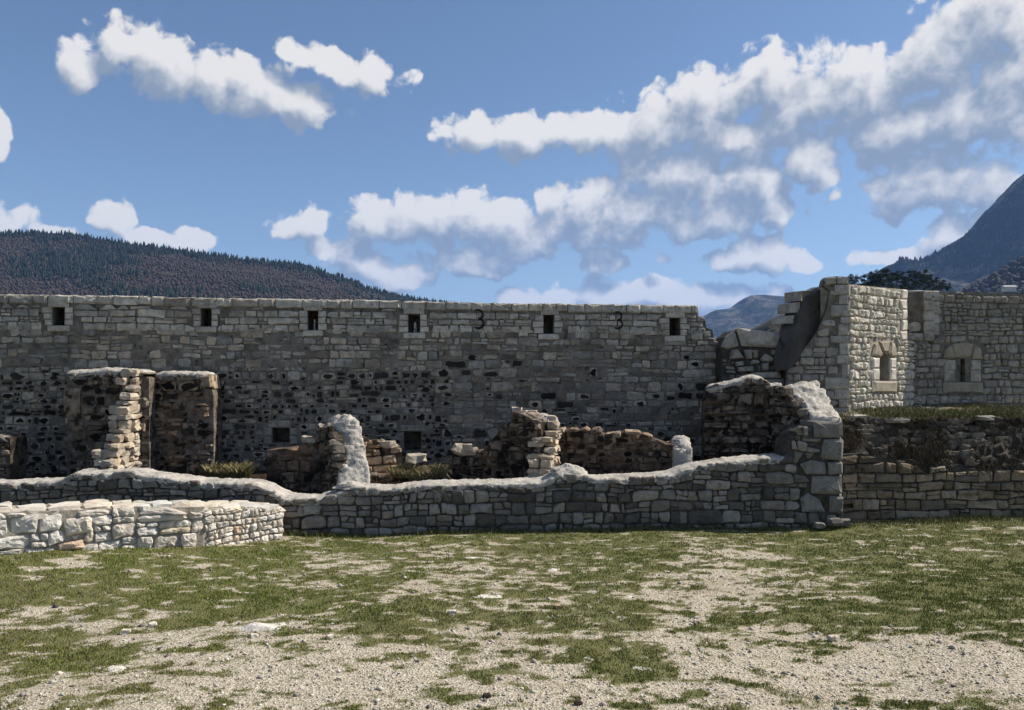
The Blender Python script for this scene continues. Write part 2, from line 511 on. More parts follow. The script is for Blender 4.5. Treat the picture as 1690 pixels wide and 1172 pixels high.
def stone_geo(face, poly, rng, joint=.012, h=.03, rough=.25, deep=.04, tilt=.12, round_=.2, grow=0.0):
    if area(poly) < 0: poly = poly[::-1]
    c = centroid(poly)
    # merge near-equal corners, shrink by the joint, cut the corners
    pts = []
    for p in poly:
        if not pts or (p[0] - pts[-1][0]) ** 2 + (p[1] - pts[-1][1]) ** 2 > 1e-4: pts.append(p)
    if len(pts) < 3: pts = list(poly)
    q = []
    for p in pts:
        dx, dy = c[0] - p[0], c[1] - p[1]
        L_ = math.hypot(dx, dy) + 1e-6
        k = min(.45, joint * 1.25 / L_) - grow / L_
        q.append((p[0] + dx * k, p[1] + dy * k))
    if round_ > 0 and len(q) <= 7:
        o = []
        for i in range(len(q)):
            a, b = q[i], q[(i + 1) % len(q)]
            e = round_ * rng.uniform(.6, 1.25)
            o.append((a[0] + (b[0] - a[0]) * e, a[1] + (b[1] - a[1]) * e))
            e = round_ * rng.uniform(.6, 1.25)
            o.append((b[0] + (a[0] - b[0]) * e, b[1] + (a[1] - b[1]) * e))
        q = o
    size = math.sqrt(abs(area(q)))
    ta, tb = rng.uniform(-tilt, tilt), rng.uniform(-tilt, tilt)
    n = len(q)
    V = []
    def W(x, y): return max(-.4 * h, (x - c[0]) * ta + (y - c[1]) * tb)
    je = rough * size * .14
    q = [(x + rng.uniform(-je, je), y + rng.uniform(-je, je)) for x, y in q]
    for (x, y) in q: V.append(face.xyz(x, y, -deep))
    for (x, y) in q: V.append(face.xyz(x, y, h * rng.uniform(.25, .7) + W(x, y) * .6))
    s = .72
    for (x, y) in q:
        e = s * rng.uniform(.9, 1.1)
        X, Y = c[0] + (x - c[0]) * e, c[1] + (y - c[1]) * e
        V.append(face.xyz(X, Y, h * (1 + rng.uniform(-rough, rough)) + W(X, Y)))
    V.append(face.xyz(c[0], c[1], h * (1 + rng.uniform(-rough, rough))))
    Fs = []
    for i in range(n):
        j = (i + 1) % n
        Fs += [[i, j, n + j, n + i], [n + i, n + j, 2 * n + j, 2 * n + i], [2 * n + i, 2 * n + j, 3 * n]]
    return V, Fs

def fine_stone(face, poly, rng, joint=.012, h=.05, deep=.05, rough=1.0, seg=16, round_=.16, tilt=.12, grow=0.0):
    """rough-hewn stone with a knobbly front"""
    if area(poly) < 0: poly = poly[::-1]
    c = centroid(poly)
    q = []
    for p in poly:
        dx, dy = c[0] - p[0], c[1] - p[1]
        L_ = math.hypot(dx, dy) + 1e-6
        k = min(.4, joint * 1.25 / L_) - grow / L_
        q.append((p[0] + dx * k, p[1] + dy * k))
    o = []
    for i in range(len(q)):
        a, b = q[i], q[(i + 1) % len(q)]
        o.append((a[0] + (b[0] - a[0]) * round_, a[1] + (b[1] - a[1]) * round_)); o.append((b[0] + (a[0] - b[0]) * round_, b[1] + (a[1] - b[1]) * round_))
    L_ = [0]
    for i in range(len(o)): L_.append(L_[-1] + math.dist(o[i], o[(i + 1) % len(o)]))
    ou = np.interp(np.arange(seg) / seg * L_[-1], L_, [p[0] for p in o] + [o[0][0]]); ov = np.interp(np.arange(seg) / seg * L_[-1], L_, [p[1] for p in o] + [o[0][1]])
    size = math.sqrt(abs(area(poly)))
    ta, tb = rng.uniform(-tilt, tilt), rng.uniform(-tilt, tilt)
    sd_ = rng.uniform(0, 500)
    V = []
    rings = ((1.0, None), (1.0, .22), (.88, .72), (.62, .95), (.3, 1.0))
    for e, f_ in rings:
        for x, y in zip(ou, ov):
            X, Y = c[0] + (x - c[0]) * e, c[1] + (y - c[1]) * e
            n1 = mnoise.noise((X * 9, Y * 9, sd_)); n2 = mnoise.noise((X * 23, Y * 23, sd_)); n3 = mnoise.noise((X * 50, Y * 50, sd_ + 3))
            X += n2 * .012 * rough * (size / .2); Y += n3 * .010 * rough * (size / .2)
            w = -deep if f_ is None else h * f_ * (1 + .35 * rough * n1) + rough * (.011 * n2 + .007 * n3) + max(-.5 * h, ((X - c[0]) * ta + (Y - c[1]) * tb))
            V.append(face.xyz(X, Y, w))
    V.append(face.xyz(c[0], c[1], h * (1 + .3 * rough * mnoise.noise((c[0] * 9, c[1] * 9, sd_)))))
    Fs = []
    for r_ in range(len(rings) - 1):
        for i in range(seg):
            j = (i + 1) % seg
            Fs.append([r_ * seg + i, r_ * seg + j, (r_ + 1) * seg + j, (r_ + 1) * seg + i])
    b = (len(rings) - 1) * seg
    Fs += [[b + i, b + (i + 1) % seg, b + seg] for i in range(seg)]
    return V, Fs

def inset(face, poly, rng, k=.55, h=.02):
    """small dark ragged heart of a weathered stone"""
    c = centroid(poly)
    n = 9
    R_ = math.sqrt(abs(area(poly)) / math.pi) * k
    b = bounds(poly); asp = min(1.8, max(.7, (b[2] - b[0]) / max(.02, b[3] - b[1])))
    q = [(c[0] + math.cos(i / n * 6.283) * R_ * math.sqrt(asp) * rng.uniform(.55, 1.35), c[1] + math.sin(i / n * 6.283) * R_ / math.sqrt(asp) * rng.uniform(.55, 1.35)) for i in range(n)]
    V = [face.xyz(x, y, -.02) for x, y in q] + [face.xyz(x, y, h + .006) for x, y in q] + [face.xyz(c[0], c[1], h + .008)]
    Fs = []
    for i in range(n):
        j = (i + 1) % n
        Fs += [[i, j, n + j, n + i], [n + i, n + j, 2 * n]]
    g = rng.uniform(.03, .12)
    return (abs(area(q)), V, Fs, (g, g * .95, g * .9))

def put_stones(root, items, mat, limit=300, name='stone'):
    """items: (area, V, F, colour).  The largest become parts of their own, the rest one joined part"""
    items = sorted(items, key=lambda t: -t[0])
    for a, V, Fs, c in items[:limit]:
        part(name, V, Fs, mat, root, c)
    rest = items[limit:]
    if rest:
        AV, AF, AC = [], [], []
        for a, V, Fs, c in rest:
            k = len(AV); AV += V; AF += [[i + k for i in f] for f in Fs]; AC += [c] * len(V)
        o = part('small_' + name + 's', AV, AF, mat, root, np.array(AC))
        o['kind'] = 'stuff'

def tone(rng, base=(1, 1, 1), lo=.72, hi=1.15, warm=.05):
    k = rng.uniform(lo, hi); w = rng.uniform(-warm, warm)
    return (base[0] * k * (1 + w), base[1] * k, base[2] * k * (1 - w * 1.2))

def block(face, poly, rng, h=.03, joint=.006, deep=.06, col=(1, 1, 1), rough=.12, round_=.05, tilt=.03):
    V, Fs = stone_geo(face, poly, rng, joint, h, rough, deep, tilt, round_)
    return (abs(area(poly)) * 50, V, Fs, col)

def rect_px(face, x0, y0, x1, y1):
    return face.pts([(x0, y1), (x1, y1), (x1, y0), (x0, y0)])

def bounds(poly, m=0):
    return (min(p[0] for p in poly) - m, min(p[1] for p in poly) - m, max(p[0] for p in poly) + m, max(p[1] for p in poly) + m)

def rough_box(rng, c, ax, ay, sx, sy, sz, j=.2):
    """knobbly squared stone, 26 points: c middle, ax/ay plan axes, full sizes"""
    idx, V = {}, []
    for i in (-1, 0, 1):
        for k in (-1, 0, 1):
            for l in (-1, 0, 1):
                if i == k == l == 0: continue
                m = abs(i) + abs(k) + abs(l)
                f = {1: 1.0, 2: .94, 3: .82}[m]
                a, b, e = [(q * f + rng.uniform(-j, j)) * .5 for q in (i, k, l)]
                idx[(i, k, l)] = len(V)
                V.append((c[0] + ax[0] * a * sx + ay[0] * b * sy, c[1] + ax[1] * a * sx + ay[1] * b * sy, c[2] + e * sz))
    Fs = []
    for axis in range(3):
        for s in (-1, 1):
            for p in (-1, 0):
                for q in (-1, 0):
                    def key(a, b):
                        k = [0, 0, 0]; k[axis] = s; k[(axis + 1) % 3] = a; k[(axis + 2) % 3] = b
                        return idx[tuple(k)]
                    f = [key(p, q), key(p + 1, q), key(p + 1, q + 1), key(p, q + 1)]
                    Fs.append(f if s > 0 else f[::-1])
    return V, Fs

def cap_ribbon(root, face, line, thick, hgt, mat, seed, over=.03, droop=.05, step=.028, amp=.019, name='mortar_cap', taper=True):
    """rounded mortar capping that follows a broken wall top: line is (u, v) from left to right"""
    us = [p[0] for p in line]; vs = [p[1] for p in line]
    n = max(4, int((us[-1] - us[0]) / step))
    K = 11
    V = []
    for i in range(n + 1):
        u = us[0] + (us[-1] - us[0]) * i / n
        v = float(np.interp(u, us, vs))
        e = min(1.0, .35 + min(i, n - i) / 2.5) if taper else 1
        for k in range(K):
            t = k / (K - 1)
            if k == 0: w, z = over * .2, -droop - .05
            elif k == K - 1: w, z = -thick - over * .2, -.1
            else:
                a = math.pi * (t - .07) / .86
                w = -thick / 2 + (thick / 2 + over) * math.cos(a) * 1.0
                z = hgt * math.sin(a) ** .6 - droop * (1 - math.sin(a)) 
            q = Vector((u * 2.3, w * 3 + seed, z * 3))
            dn = mnoise.noise(q) * amp + mnoise.noise(q * 3.1) * amp * .8 + mnoise.noise(q * 7.7) * amp * .8 + mnoise.noise(q * 16) * amp * .6 + mnoise.noise(q * 31) * amp * .35
            if k == 0: z += mnoise.noise(Vector((u * 5, seed, 0))) * .05 + mnoise.noise(Vector((u * 14, seed, 3))) * .025
            V.append(face.xyz(u, v + z * e + dn, w * (1 if e == 1 else .9 + .1 * e) + dn * .7))
    Fs = []
    for i in range(n):
        for k in range(K - 1):
            a = i * K + k
            Fs.append([a, a + K, a + K + 1, a + 1])
    Fs.append([k for k in range(K)])
    Fs.append([n * K + k for k in reversed(range(K))])
    return part(name, V, Fs, mat, root, None, True)

def loft_cap(root, secs, mat, seed, amp=.03, sub=10, cross=10, depth=.3, name='mortar_cap', bulge=.06, floor=None):
    """sloping rendered top: secs is a list of (left point, right point) from back to front"""
    V = []
    sub, cross = sub * 2, cross * 2
    m = (len(secs) - 1) * sub
    for i in range(m + 1):
        f = i / sub; a = min(int(f), len(secs) - 2); t = f - a
        Lp = secs[a][0].lerp(secs[a + 1][0], t); Rp = secs[a][1].lerp(secs[a + 1][1], t)
        for k in range(-2, cross + 3):
            s = min(max(k / cross, 0), 1)
            p = Lp.lerp(Rp, s)
            p.z += bulge * math.sin(math.pi * s) ** .7
            if k < 0 or k > cross: p.z -= depth * (.3 if k in (-1, cross + 1) else 1)
            q = p * 2.6 + Vector((seed, 0, 0))
            d = mnoise.noise(q) * amp * 1.3 + mnoise.noise(q * 2.9) * amp + mnoise.noise(q * 8) * amp * .6 + mnoise.noise(q * 17) * amp * .4
            p += Vector((d * .6, -d * .5, d))
            if floor is not None and k in (-2, cross + 2): p.z = floor
            V.append(p)
    C = cross + 5
    Fs = [[i * C + k, (i + 1) * C + k, (i + 1) * C + k + 1, i * C + k + 1] for i in range(m) for k in range(C - 1)]
    Fs.append([k for k in range(C)]); Fs.append([m * C + k for k in reversed(range(C))])
    return part(name, V, Fs, mat, root, None, True)

# ------------------------------------------------------------------ ground
GRAVEL = [(590, 928, 130, 16, 1), (800, 914, 80, 9, 1), (490, 962, 160, 14, .8), (770, 965, 200, 13, .8), (330, 1038, 250, 28, 1.1), (60, 1035, 90, 20, .9),
          (430, 1095, 260, 45, 1), (230, 1150, 330, 40, 1.2), (850, 1055, 110, 32, 1), (880, 1130, 330, 60, 1.1), (1170, 955, 120, 22, 1), (1260, 945, 70, 22, .8),
          (1290, 985, 130, 32, 1.1), (1120, 1005, 80, 25, .8), (1200, 1060, 160, 42, .9), (1430, 1080, 260, 42, .75), (1600, 1056, 160, 30, .65), (1640, 1115, 140, 40, .9),
          (1480, 950, 110, 9, 1), (1100, 906, 80, 8, .9), (870, 988, 160, 10, .7), (1500, 885, 90, 8, .7), (915, 940, 40, 8, .9), (700, 1000, 90, 9, .5), (1210, 1130, 200, 35, .6)]
GRASS = [(80, 1092, 150, 30, 1.3), (620, 1022, 170, 20, .9), (360, 990, 220, 14, .9), (1010, 950, 170, 22, .5), (1010, 1035, 130, 26, 1), (1075, 1085, 70, 40, 1.2),
         (1400, 1005, 110, 26, 1.2), (1560, 985, 200, 50, 1.2), (1640, 1010, 150, 30, 1), (560, 1110, 90, 20, .6), (1330, 1115, 90, 18, .5), (1600, 1165, 180, 18, .9),
         (160, 950, 300, 28, .9), (640, 952, 90, 12, .8), (1560, 905, 240, 28, 1.0), (1300, 900, 200, 20, .5), (620, 1160, 160, 15, .7), (820, 1120, 40, 8, .6), (60, 985, 160, 18, .6)]

def grass_cover(x, y):
    """0 gravel .. 1 turf at a place on the ground"""
    x = np.asarray(x, float); y = np.asarray(y, float)
    z = ground_z(x, y)
    yy = np.maximum(y, .8)
    px = CX + F * x / yy; py = YH + F * (ZC - z) / yy
    wx = (fbm(x * .9, y * .9, 21, 3) - .5) * 190; wy = (fbm(x * 1.3 + 9, y * 1.3, 22, 3) - .5) * 110
    px = px + wx; py = py + wy
    s = 0.80 - .42 * smooth(940, 1260, py)
    for lst, sg in ((GRAVEL, -.55), (GRASS, .5)):
        for cx, cy, rx, ry, k in lst:
            s = s + sg * k * np.exp(-((px - cx) / rx) ** 2 - ((py - cy) / ry) ** 2)
    n = (fbm(x * 1.1, y * 1.7, 31, 4) - .5) * 1.7 + (fbm(x * 6.5, y * 9.5, 33, 4) - .5) * 2.6 + (fbm(x * 19, y * 27, 35, 2) - .5) * 1.9
    tuft = smooth(.535, .66, fbm(x * 6 + 3, y * 9, 37, 3)) * smooth(.30, .55, fbm(x * .8, y * .8, 39, 3))
    bare = smooth(.63, .72, fbm(x * 4 + 7, y * 9, 41, 3))
    return np.clip(np.maximum(smooth(.02, .86, s + n * .70), tuft * .75) * (1 - .85 * bare), 0, 1)

def stretch_axis(lo, hi, step, far):
    core = np.arange(lo, hi + step / 2, step)
    g = []; d, p = step, 0.0
    while p < far: d *= 1.55; p += d; g.append(p)
    g = np.minimum(np.array(g), far)
    return np.concatenate([lo - g[::-1], core, core[-1] + g])

def make_ground():
    m, nt, N, L, b = nodes_of('turf_and_gravel')
    b.inputs['Roughness'].default_value = .95; b.inputs['Specular IOR Level'].default_value = .1
    geo = N('ShaderNodeNewGeometry')
    at = N('ShaderNodeAttribute'); at.attribute_name = 'Col'
    n1 = N('ShaderNodeTexNoise'); n1.inputs['Scale'].default_value = 42; n1.inputs['Detail'].default_value = 6; n1.inputs['Roughness'].default_value = .7
    v1 = N('ShaderNodeTexVoronoi'); v1.inputs['Scale'].default_value = 55; v1.inputs['Detail'].default_value = 1
    n2 = N('ShaderNodeTexNoise'); n2.inputs['Scale'].default_value = 1.7; n2.inputs['Detail'].default_value = 4
    for q in (n1, v1, n2): L(geo.outputs['Position'], q.inputs['Vector'])
    gr = N('ShaderNodeValToRGB'); L(v1.outputs['Color'], gr.inputs['Fac'])
    e = gr.color_ramp.elements
    e[0].color = (.16, .132, .09, 1); e[1].color = (.52, .465, .37, 1); e.new(.35).color = (.295, .25, .18, 1); e.new(.7).color = (.39, .338, .25, 1)
    soil = N('ShaderNodeMix'); soil.data_type = 'RGBA'
    mr0 = N('ShaderNodeMapRange'); L(n2.outputs['Fac'], mr0.inputs['Value']); mr0.inputs['From Min'].default_value = .5; mr0.inputs['From Max'].default_value = .75; mr0.inputs['To Max'].default_value = .55
    L(mr0.outputs[0], soil.inputs[0]); L(gr.outputs[0], soil.inputs[6]); soil.inputs[7].default_value = (.30, .245, .17, 1)
    gg = N('ShaderNodeMix'); gg.data_type = 'RGBA'; L(n1.outputs['Fac'], gg.inputs[0])
    gg.inputs[6].default_value = (.055, .062, .020, 1); gg.inputs[7].default_value = (.21, .20, .085, 1)
    sx = N('ShaderNodeSeparateXYZ'); L(at.outputs['Color'], sx.inputs[0])
    ad = N('ShaderNodeMath'); ad.operation = 'MULTIPLY_ADD'; L(n1.outputs['Fac'], ad.inputs[0]); ad.inputs[1].default_value = 1.3; L(sx.outputs[0], ad.inputs[2])
    mr = N('ShaderNodeMapRange'); L(ad.outputs[0], mr.inputs['Value']); mr.inputs['From Min'].default_value = .85; mr.inputs['From Max'].default_value = 1.3
    mx = N('ShaderNodeMix'); mx.data_type = 'RGBA'; L(mr.outputs[0], mx.inputs[0]); L(soil.outputs[2], mx.inputs[6]); L(gg.outputs[2], mx.inputs[7])
    L(mx.outputs[2], b.inputs['Base Color'])
    bp = N('ShaderNodeBump'); bp.inputs['Strength'].default_value = .8; bp.inputs['Distance'].default_value = .012
    L(v1.outputs['Distance'], bp.inputs['Height']); L(bp.outputs[0], b.inputs['Normal'])
    xs = stretch_axis(-9.5, 11.0, .045, 14000); ys = stretch_axis(2.2, 12.0, .04, 14000)
    X, Y = np.meshgrid(xs, ys)
    Z = ground_z(X, Y)
    cov = np.where((np.abs(X) < 15) & (Y > 1) & (Y < 16), grass_cover(X, Y), .8)
    nx, ny = len(xs), len(ys)
    i = np.arange(nx * ny).reshape(ny, nx)
    fs = np.stack([i[:-1, :-1], i[:-1, 1:], i[1:, 1:], i[1:, :-1]], -1).reshape(-1, 4)
    c = np.repeat(cov.ravel()[:, None], 3, 1)
    o = link('ground', mesh_np('ground', np.stack([X.ravel(), Y.ravel(), Z.ravel()], 1), fs, m, c, True))
    o['kind'] = 'structure'; o['label'] = 'worn turf with bare patches of pale gravel'
make_ground()

# ------------------------------------------------------------------ the walls
STONE = dict(c1=(.275, .268, .252), c2=(.42, .408, .386))
f_front = Face(ground_hit(465, 881), ground_hit(1391, 868))
f_low1 = Face(ground_hit(-190, 934), ground_hit(335, 902))
f_low2 = Face(ground_hit(335, 902), ground_hit(467, 890))
f_main = Face(P(0, 0, 12.5), P(1180, 0, 13.9))
f_tower = Face(P(1296, 0, 13.35), P(1401, 0, 13.1))
f_lit = Face(P(1401, 0, 13.1), P(1506, 0, 14.8))
f_right = Face(P(1506, 0, 14.8), P(1690, 0, 15.15))
f_pit = Face(P(1380, 0, 11.30), P(1690, 0, 11.55))

paints = [((f_main.A.x, f_main.A.y, 0), (f_main.d.x, f_main.d.y, 0), *f_main.uv(789, 527), .165),
          ((f_main.A.x, f_main.A.y, 0), (f_main.d.x, f_main.d.y, 0), *f_main.uv(1019, 529), .15)]
M_MAIN = noise_mat('weathered_limestone', (.20, .193, .182), (.335, .327, .312), 9, .92, .55, 26, .02, 'Col', spots=[((.10, .085, .07), 1.3, .56, .2, .45), ((.05, .045, .04), 11, .62, .1, .5)], paint=paints)
M_MAINM = noise_mat('old_lime_mortar', (.10, .092, .08), (.24, .226, .20), 5, .95, .8, 30, .03, None, spots=[((.32, .31, .29), 2.2, .58, .12, .45), ((.03, .027, .024), 9, .60, .08, .7)], paint=paints)
M_FRONT = noise_mat('rubble_limestone', STONE['c1'], STONE['c2'], 10, .92, .6, 30, .02, 'Col', spots=[((.07, .068, .062), 2.4, .55, .2, .6), ((.06, .055, .05), 14, .60, .1, .5)])
M_FRONTM = noise_mat('deep_joint_mortar', (.035, .032, .028), (.10, .094, .084), 8, .98, .8, 30, .03)
M_PALE = noise_mat('pale_cut_limestone', (.46, .44, .40), (.64, .615, .565), 8, .9, .5, 24, .018, 'Col', spots=[((.30, .26, .20), 3.0, .58, .2, .45)])
M_PALEM = noise_mat('pale_mortar', (.24, .225, .195), (.40, .375, .33), 7, .95, .7, 30, .02)
M_CAP = noise_mat('lime_mortar_capping', (.34, .328, .305), (.52, .503, .47), 9, .95, .9, 26, .025, spots=[((.19, .183, .168), 4.5, .56, .14, .6), ((.07, .066, .058), 17, .60, .08, .65)])
M_ROOM = noise_mat('sooty_rubble', (.10, .09, .08), (.24, .218, .194), 8, .95, .7, 26, .025, 'Col', spots=[((.018, .016, .014), 7, .54, .07, .9), ((.30, .19, .12), 1.4, .60, .14, .6)])
M_ROOMM = noise_mat('earthy_mortar', (.045, .036, .029), (.15, .118, .09), 6, .97, .9, 24, .04, spots=[((.014, .012, .011), 5, .52, .08, .9), ((.34, .21, .13), 1.5, .57, .12, .6)])
M_ROOMP = noise_mat('pale_pointing', (.07, .06, .05), (.23, .20, .17), 7, .97, .9, 24, .04, spots=[((.016, .014, .012), 6, .55, .08, .85), ((.34, .22, .14), 1.4, .58, .12, .6)])
M_TAN = noise_mat('tan_sandstone', (.27, .243, .195), (.38, .348, .287), 7, .9, .4, 40, .01, 'Col')
M_DARK = noise_mat('dark_render', (.062, .060, .060), (.10, .097, .097), 3, .8, .35, 30, .01, spots=[((.02, .02, .02), 5, .62, .06, .7)])
M_EARTH = noise_mat('dark_earth', (.018, .014, .010), (.075, .055, .036), 9, 1, 1, 30, .05)

M_PALE2 = noise_mat('pale_sunlit_rim', (.30, .29, .27), (.46, .45, .425), 12, .95, .8, 30, .02, spots=[((.12, .115, .105), 9, .55, .1, .7)])  # pale tone helps the wall top read as a sunlit rim

# ---- long curtain wall with loopholes
def main_wall():
    rng = random.Random(11)
    f = f_main
    root = thing('curtain_wall', 'long grey stone fortress wall with small square loopholes and two painted figures', 'wall', f.xyz(5, 0, -.3))
    top = [(-60, 485), (0, 487), (190, 489), (420, 494), (640, 497), (830, 501), (1000, 503), (1151, 505)]
    end = [(1153, 521), (1163, 524), (1166, 541), (1176, 545), (1178, 560), (1188, 566), (1190, 583), (1204, 590), (1212, 612), (1226, 632), (1240, 665)]
    tuv = f.pts(top)
    out = f.pts([(-60, 900)]) + tuv + f.pts(end) + f.pts([(1240, 900)])
    out = [(a, max(b, -.1)) for a, b in out]
    holes, slits, items, rects = [], [], [], []
    loop = [(87, 507, 107, 537, .35), (332, 509, 349, 539, .55), (508, 513, 525, 545, .15), (674, 519, 693, 549, .6), (897, 520, 914, 551, .1), (1105, 525, 1122, 554, .85)]
    for i, (x0, y0, x1, y1, sl) in enumerate(loop):
        h = rect_px(f, x0, y0, x1, y1); hb = bounds(h)
        holes.append([(hb[0], hb[1]), (hb[2], hb[1]), (hb[2], hb[3]), (hb[0], hb[3])])
        uu = hb[0] + (hb[2] - hb[0]) * (.15 + .7 * sl)
        slits.append([(uu - .022, hb[1] + .01), (uu + .022, hb[1] + .01), (uu + .022, hb[3] - .1), (uu - .022, hb[3] - .1)])
        W = x1 - x0
        blks = [(x0 - 7 + rng.uniform(-3, 2), y0 - 10, x1 + 8 + rng.uniform(-3, 3), y0), (x0 - 9, y1, x1 + 9, y1 + 10)]
        n = 3; hh = (y1 - y0) / n
        for k in range(n):
            blks.append((x0 - 14 - rng.uniform(-2, 4), y0 + k * hh, x0, y0 + (k + 1) * hh))
            blks.append((x1, y0 + k * hh, x1 + 13 + rng.uniform(-2, 4), y0 + (k + 1) * hh))
        for bq in blks:
            p = rect_px(f, *bq)
            items.append(block(f, p, rng, .03, .006, .05, tone(rng, (1.8, 1.77, 1.7), .85, 1.1, .02)))
            rects.append(bounds(p, .002))
        rects.append(hb)
    # two low openings by the floor
    for (x0, y0, x1, y1) in ((449, 706, 478, 731), (667, 712, 695, 744)):
        h = bounds(rect_px(f, x0, y0, x1, y1))
        holes.append([(h[0], h[1]), (h[2], h[1]), (h[2], h[3]), (h[0], h[3])]); rects.append(h)
    for bq in ((442, 694, 480, 706), (436, 706, 449, 720), (436, 720, 449, 733), (478, 706, 492, 719), (478, 719, 491, 733), (660, 702, 702, 712)):
        p = rect_px(f, *bq); items.append(block(f, p, rng, .025, .006, .05, tone(rng, (1.0, .98, .93), .9, 1.1, .03))); rects.append(bounds(p, .002))
    V, Fs = prism(f, out, holes, 0, -.42)
    part('mortar_core', V, Fs, M_MAINM, root)
    bout = [(a, b - .012) for a, b in out]
    V, Fs = prism(f, bout, slits, -.424, -.62)
    part('rear_core', V, Fs, M_MAINM, root)
    u0, u1 = out[0][0], max(p[0] for p in out)
    # coping course along the top
    u = u0
    while u < tuv[-1][0] - .05:
        wd = rng.uniform(.2, .46)
        e = min(u + wd, tuv[-1][0])
        ta, tb = [float(np.interp(q, [p[0] for p in tuv], [p[1] for p in tuv])) for q in (u, e)]
        hh = rng.uniform(.125, .15)
        p = [(u, ta - hh), (e, tb - hh), (e, tb + rng.uniform(-.004, .02)), ((u + e) / 2, (ta + tb) / 2 + rng.uniform(0, .022)), (u, ta + rng.uniform(-.004, .02))]
        V, Fs = stone_geo(f, p, rng, .007, .035, .3, .58, .06, .1)
        items.append((50, V, Fs, tone(rng, (1.7, 1.68, 1.62), .7, 1.15, .03)))
        rects.append((u - .001, min(ta, tb) - hh, e + .001, 9))
        u = e
    cap_ribbon(root, f, [(a, b - .012) for a, b in tuv], .6, .03, M_PALE2, 71.0, -.005, .0, .05, .016, 'sunlit_rim')  # thin ribbon added to give the wall top a bright sunlit line
    vt = max(p[1] for p in out)
    z_split = f.uv(400, 548)[1]
    cells = coursed(rng, u0, u1, z_split, vt, .15, 1.65, .14, .2, .1)
    zd = f.uv(300, 612)[1]; ud = f.uv(720, 612)[0]
    cells += [c for c in coursed(rng, u0, u1, -.1, z_split, .13, 1.7, .3, .3, .2) if not (centroid(c)[0] < ud and centroid(c)[1] < zd)]
    cells += [c for c in coursed(rng, u0, u1, -.1, zd + .02, .105, 1.45, .35, .2, .25) if centroid(c)[0] < ud]
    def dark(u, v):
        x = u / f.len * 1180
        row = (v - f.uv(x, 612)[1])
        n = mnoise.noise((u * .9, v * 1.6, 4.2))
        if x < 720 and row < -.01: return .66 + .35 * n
        if row < .25 - .0 and x >= 720: return max(0, .12 + .40 * n) + (.3 if v < 1.25 else 0)  # extra dark stones low down stand in for a shadowy hollow
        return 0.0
    for q, cut in fit(cells, out, rects):
        c = centroid(q); v = c[1]
        zone = v > z_split
        x = c[0] / f.len * 1180
        low = v < f.uv(x, 612)[1]
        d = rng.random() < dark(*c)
        if cut and c[0] > f.uv(1140, 560)[0] and v > 1.6:
            V, Fs = stone_geo(f, q, rng, .006, .03, .3, .58, .1, .12); col = tone(rng, (1.15, 1.14, 1.12), .85, 1.15)
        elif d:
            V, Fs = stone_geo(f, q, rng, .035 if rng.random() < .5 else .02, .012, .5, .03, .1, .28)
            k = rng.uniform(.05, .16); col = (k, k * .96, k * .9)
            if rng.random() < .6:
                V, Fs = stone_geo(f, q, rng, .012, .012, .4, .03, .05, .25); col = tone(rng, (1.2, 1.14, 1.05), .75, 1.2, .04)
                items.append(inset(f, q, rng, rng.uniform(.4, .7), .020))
        elif zone:
            V, Fs = stone_geo(f, q, rng, .010, .024, .35, .03, .1, .16); col = tone(rng, (1.68, 1.65, 1.58), .62, 1.15, .04)
        else:
            if rng.random() < .16: continue
            V, Fs = stone_geo(f, q, rng, .012, .014, .45, .03, .09, .22)
            b = (1.05, 1.0, .92) if low else (1.22, 1.17, 1.09)
            col = tone(rng, b, .5, 1.35, .07)
        items.append((abs(area(q)) * (1 if not d else .6), V, Fs, col))
    put_stones(root, items, M_MAIN, 300)
main_wall()

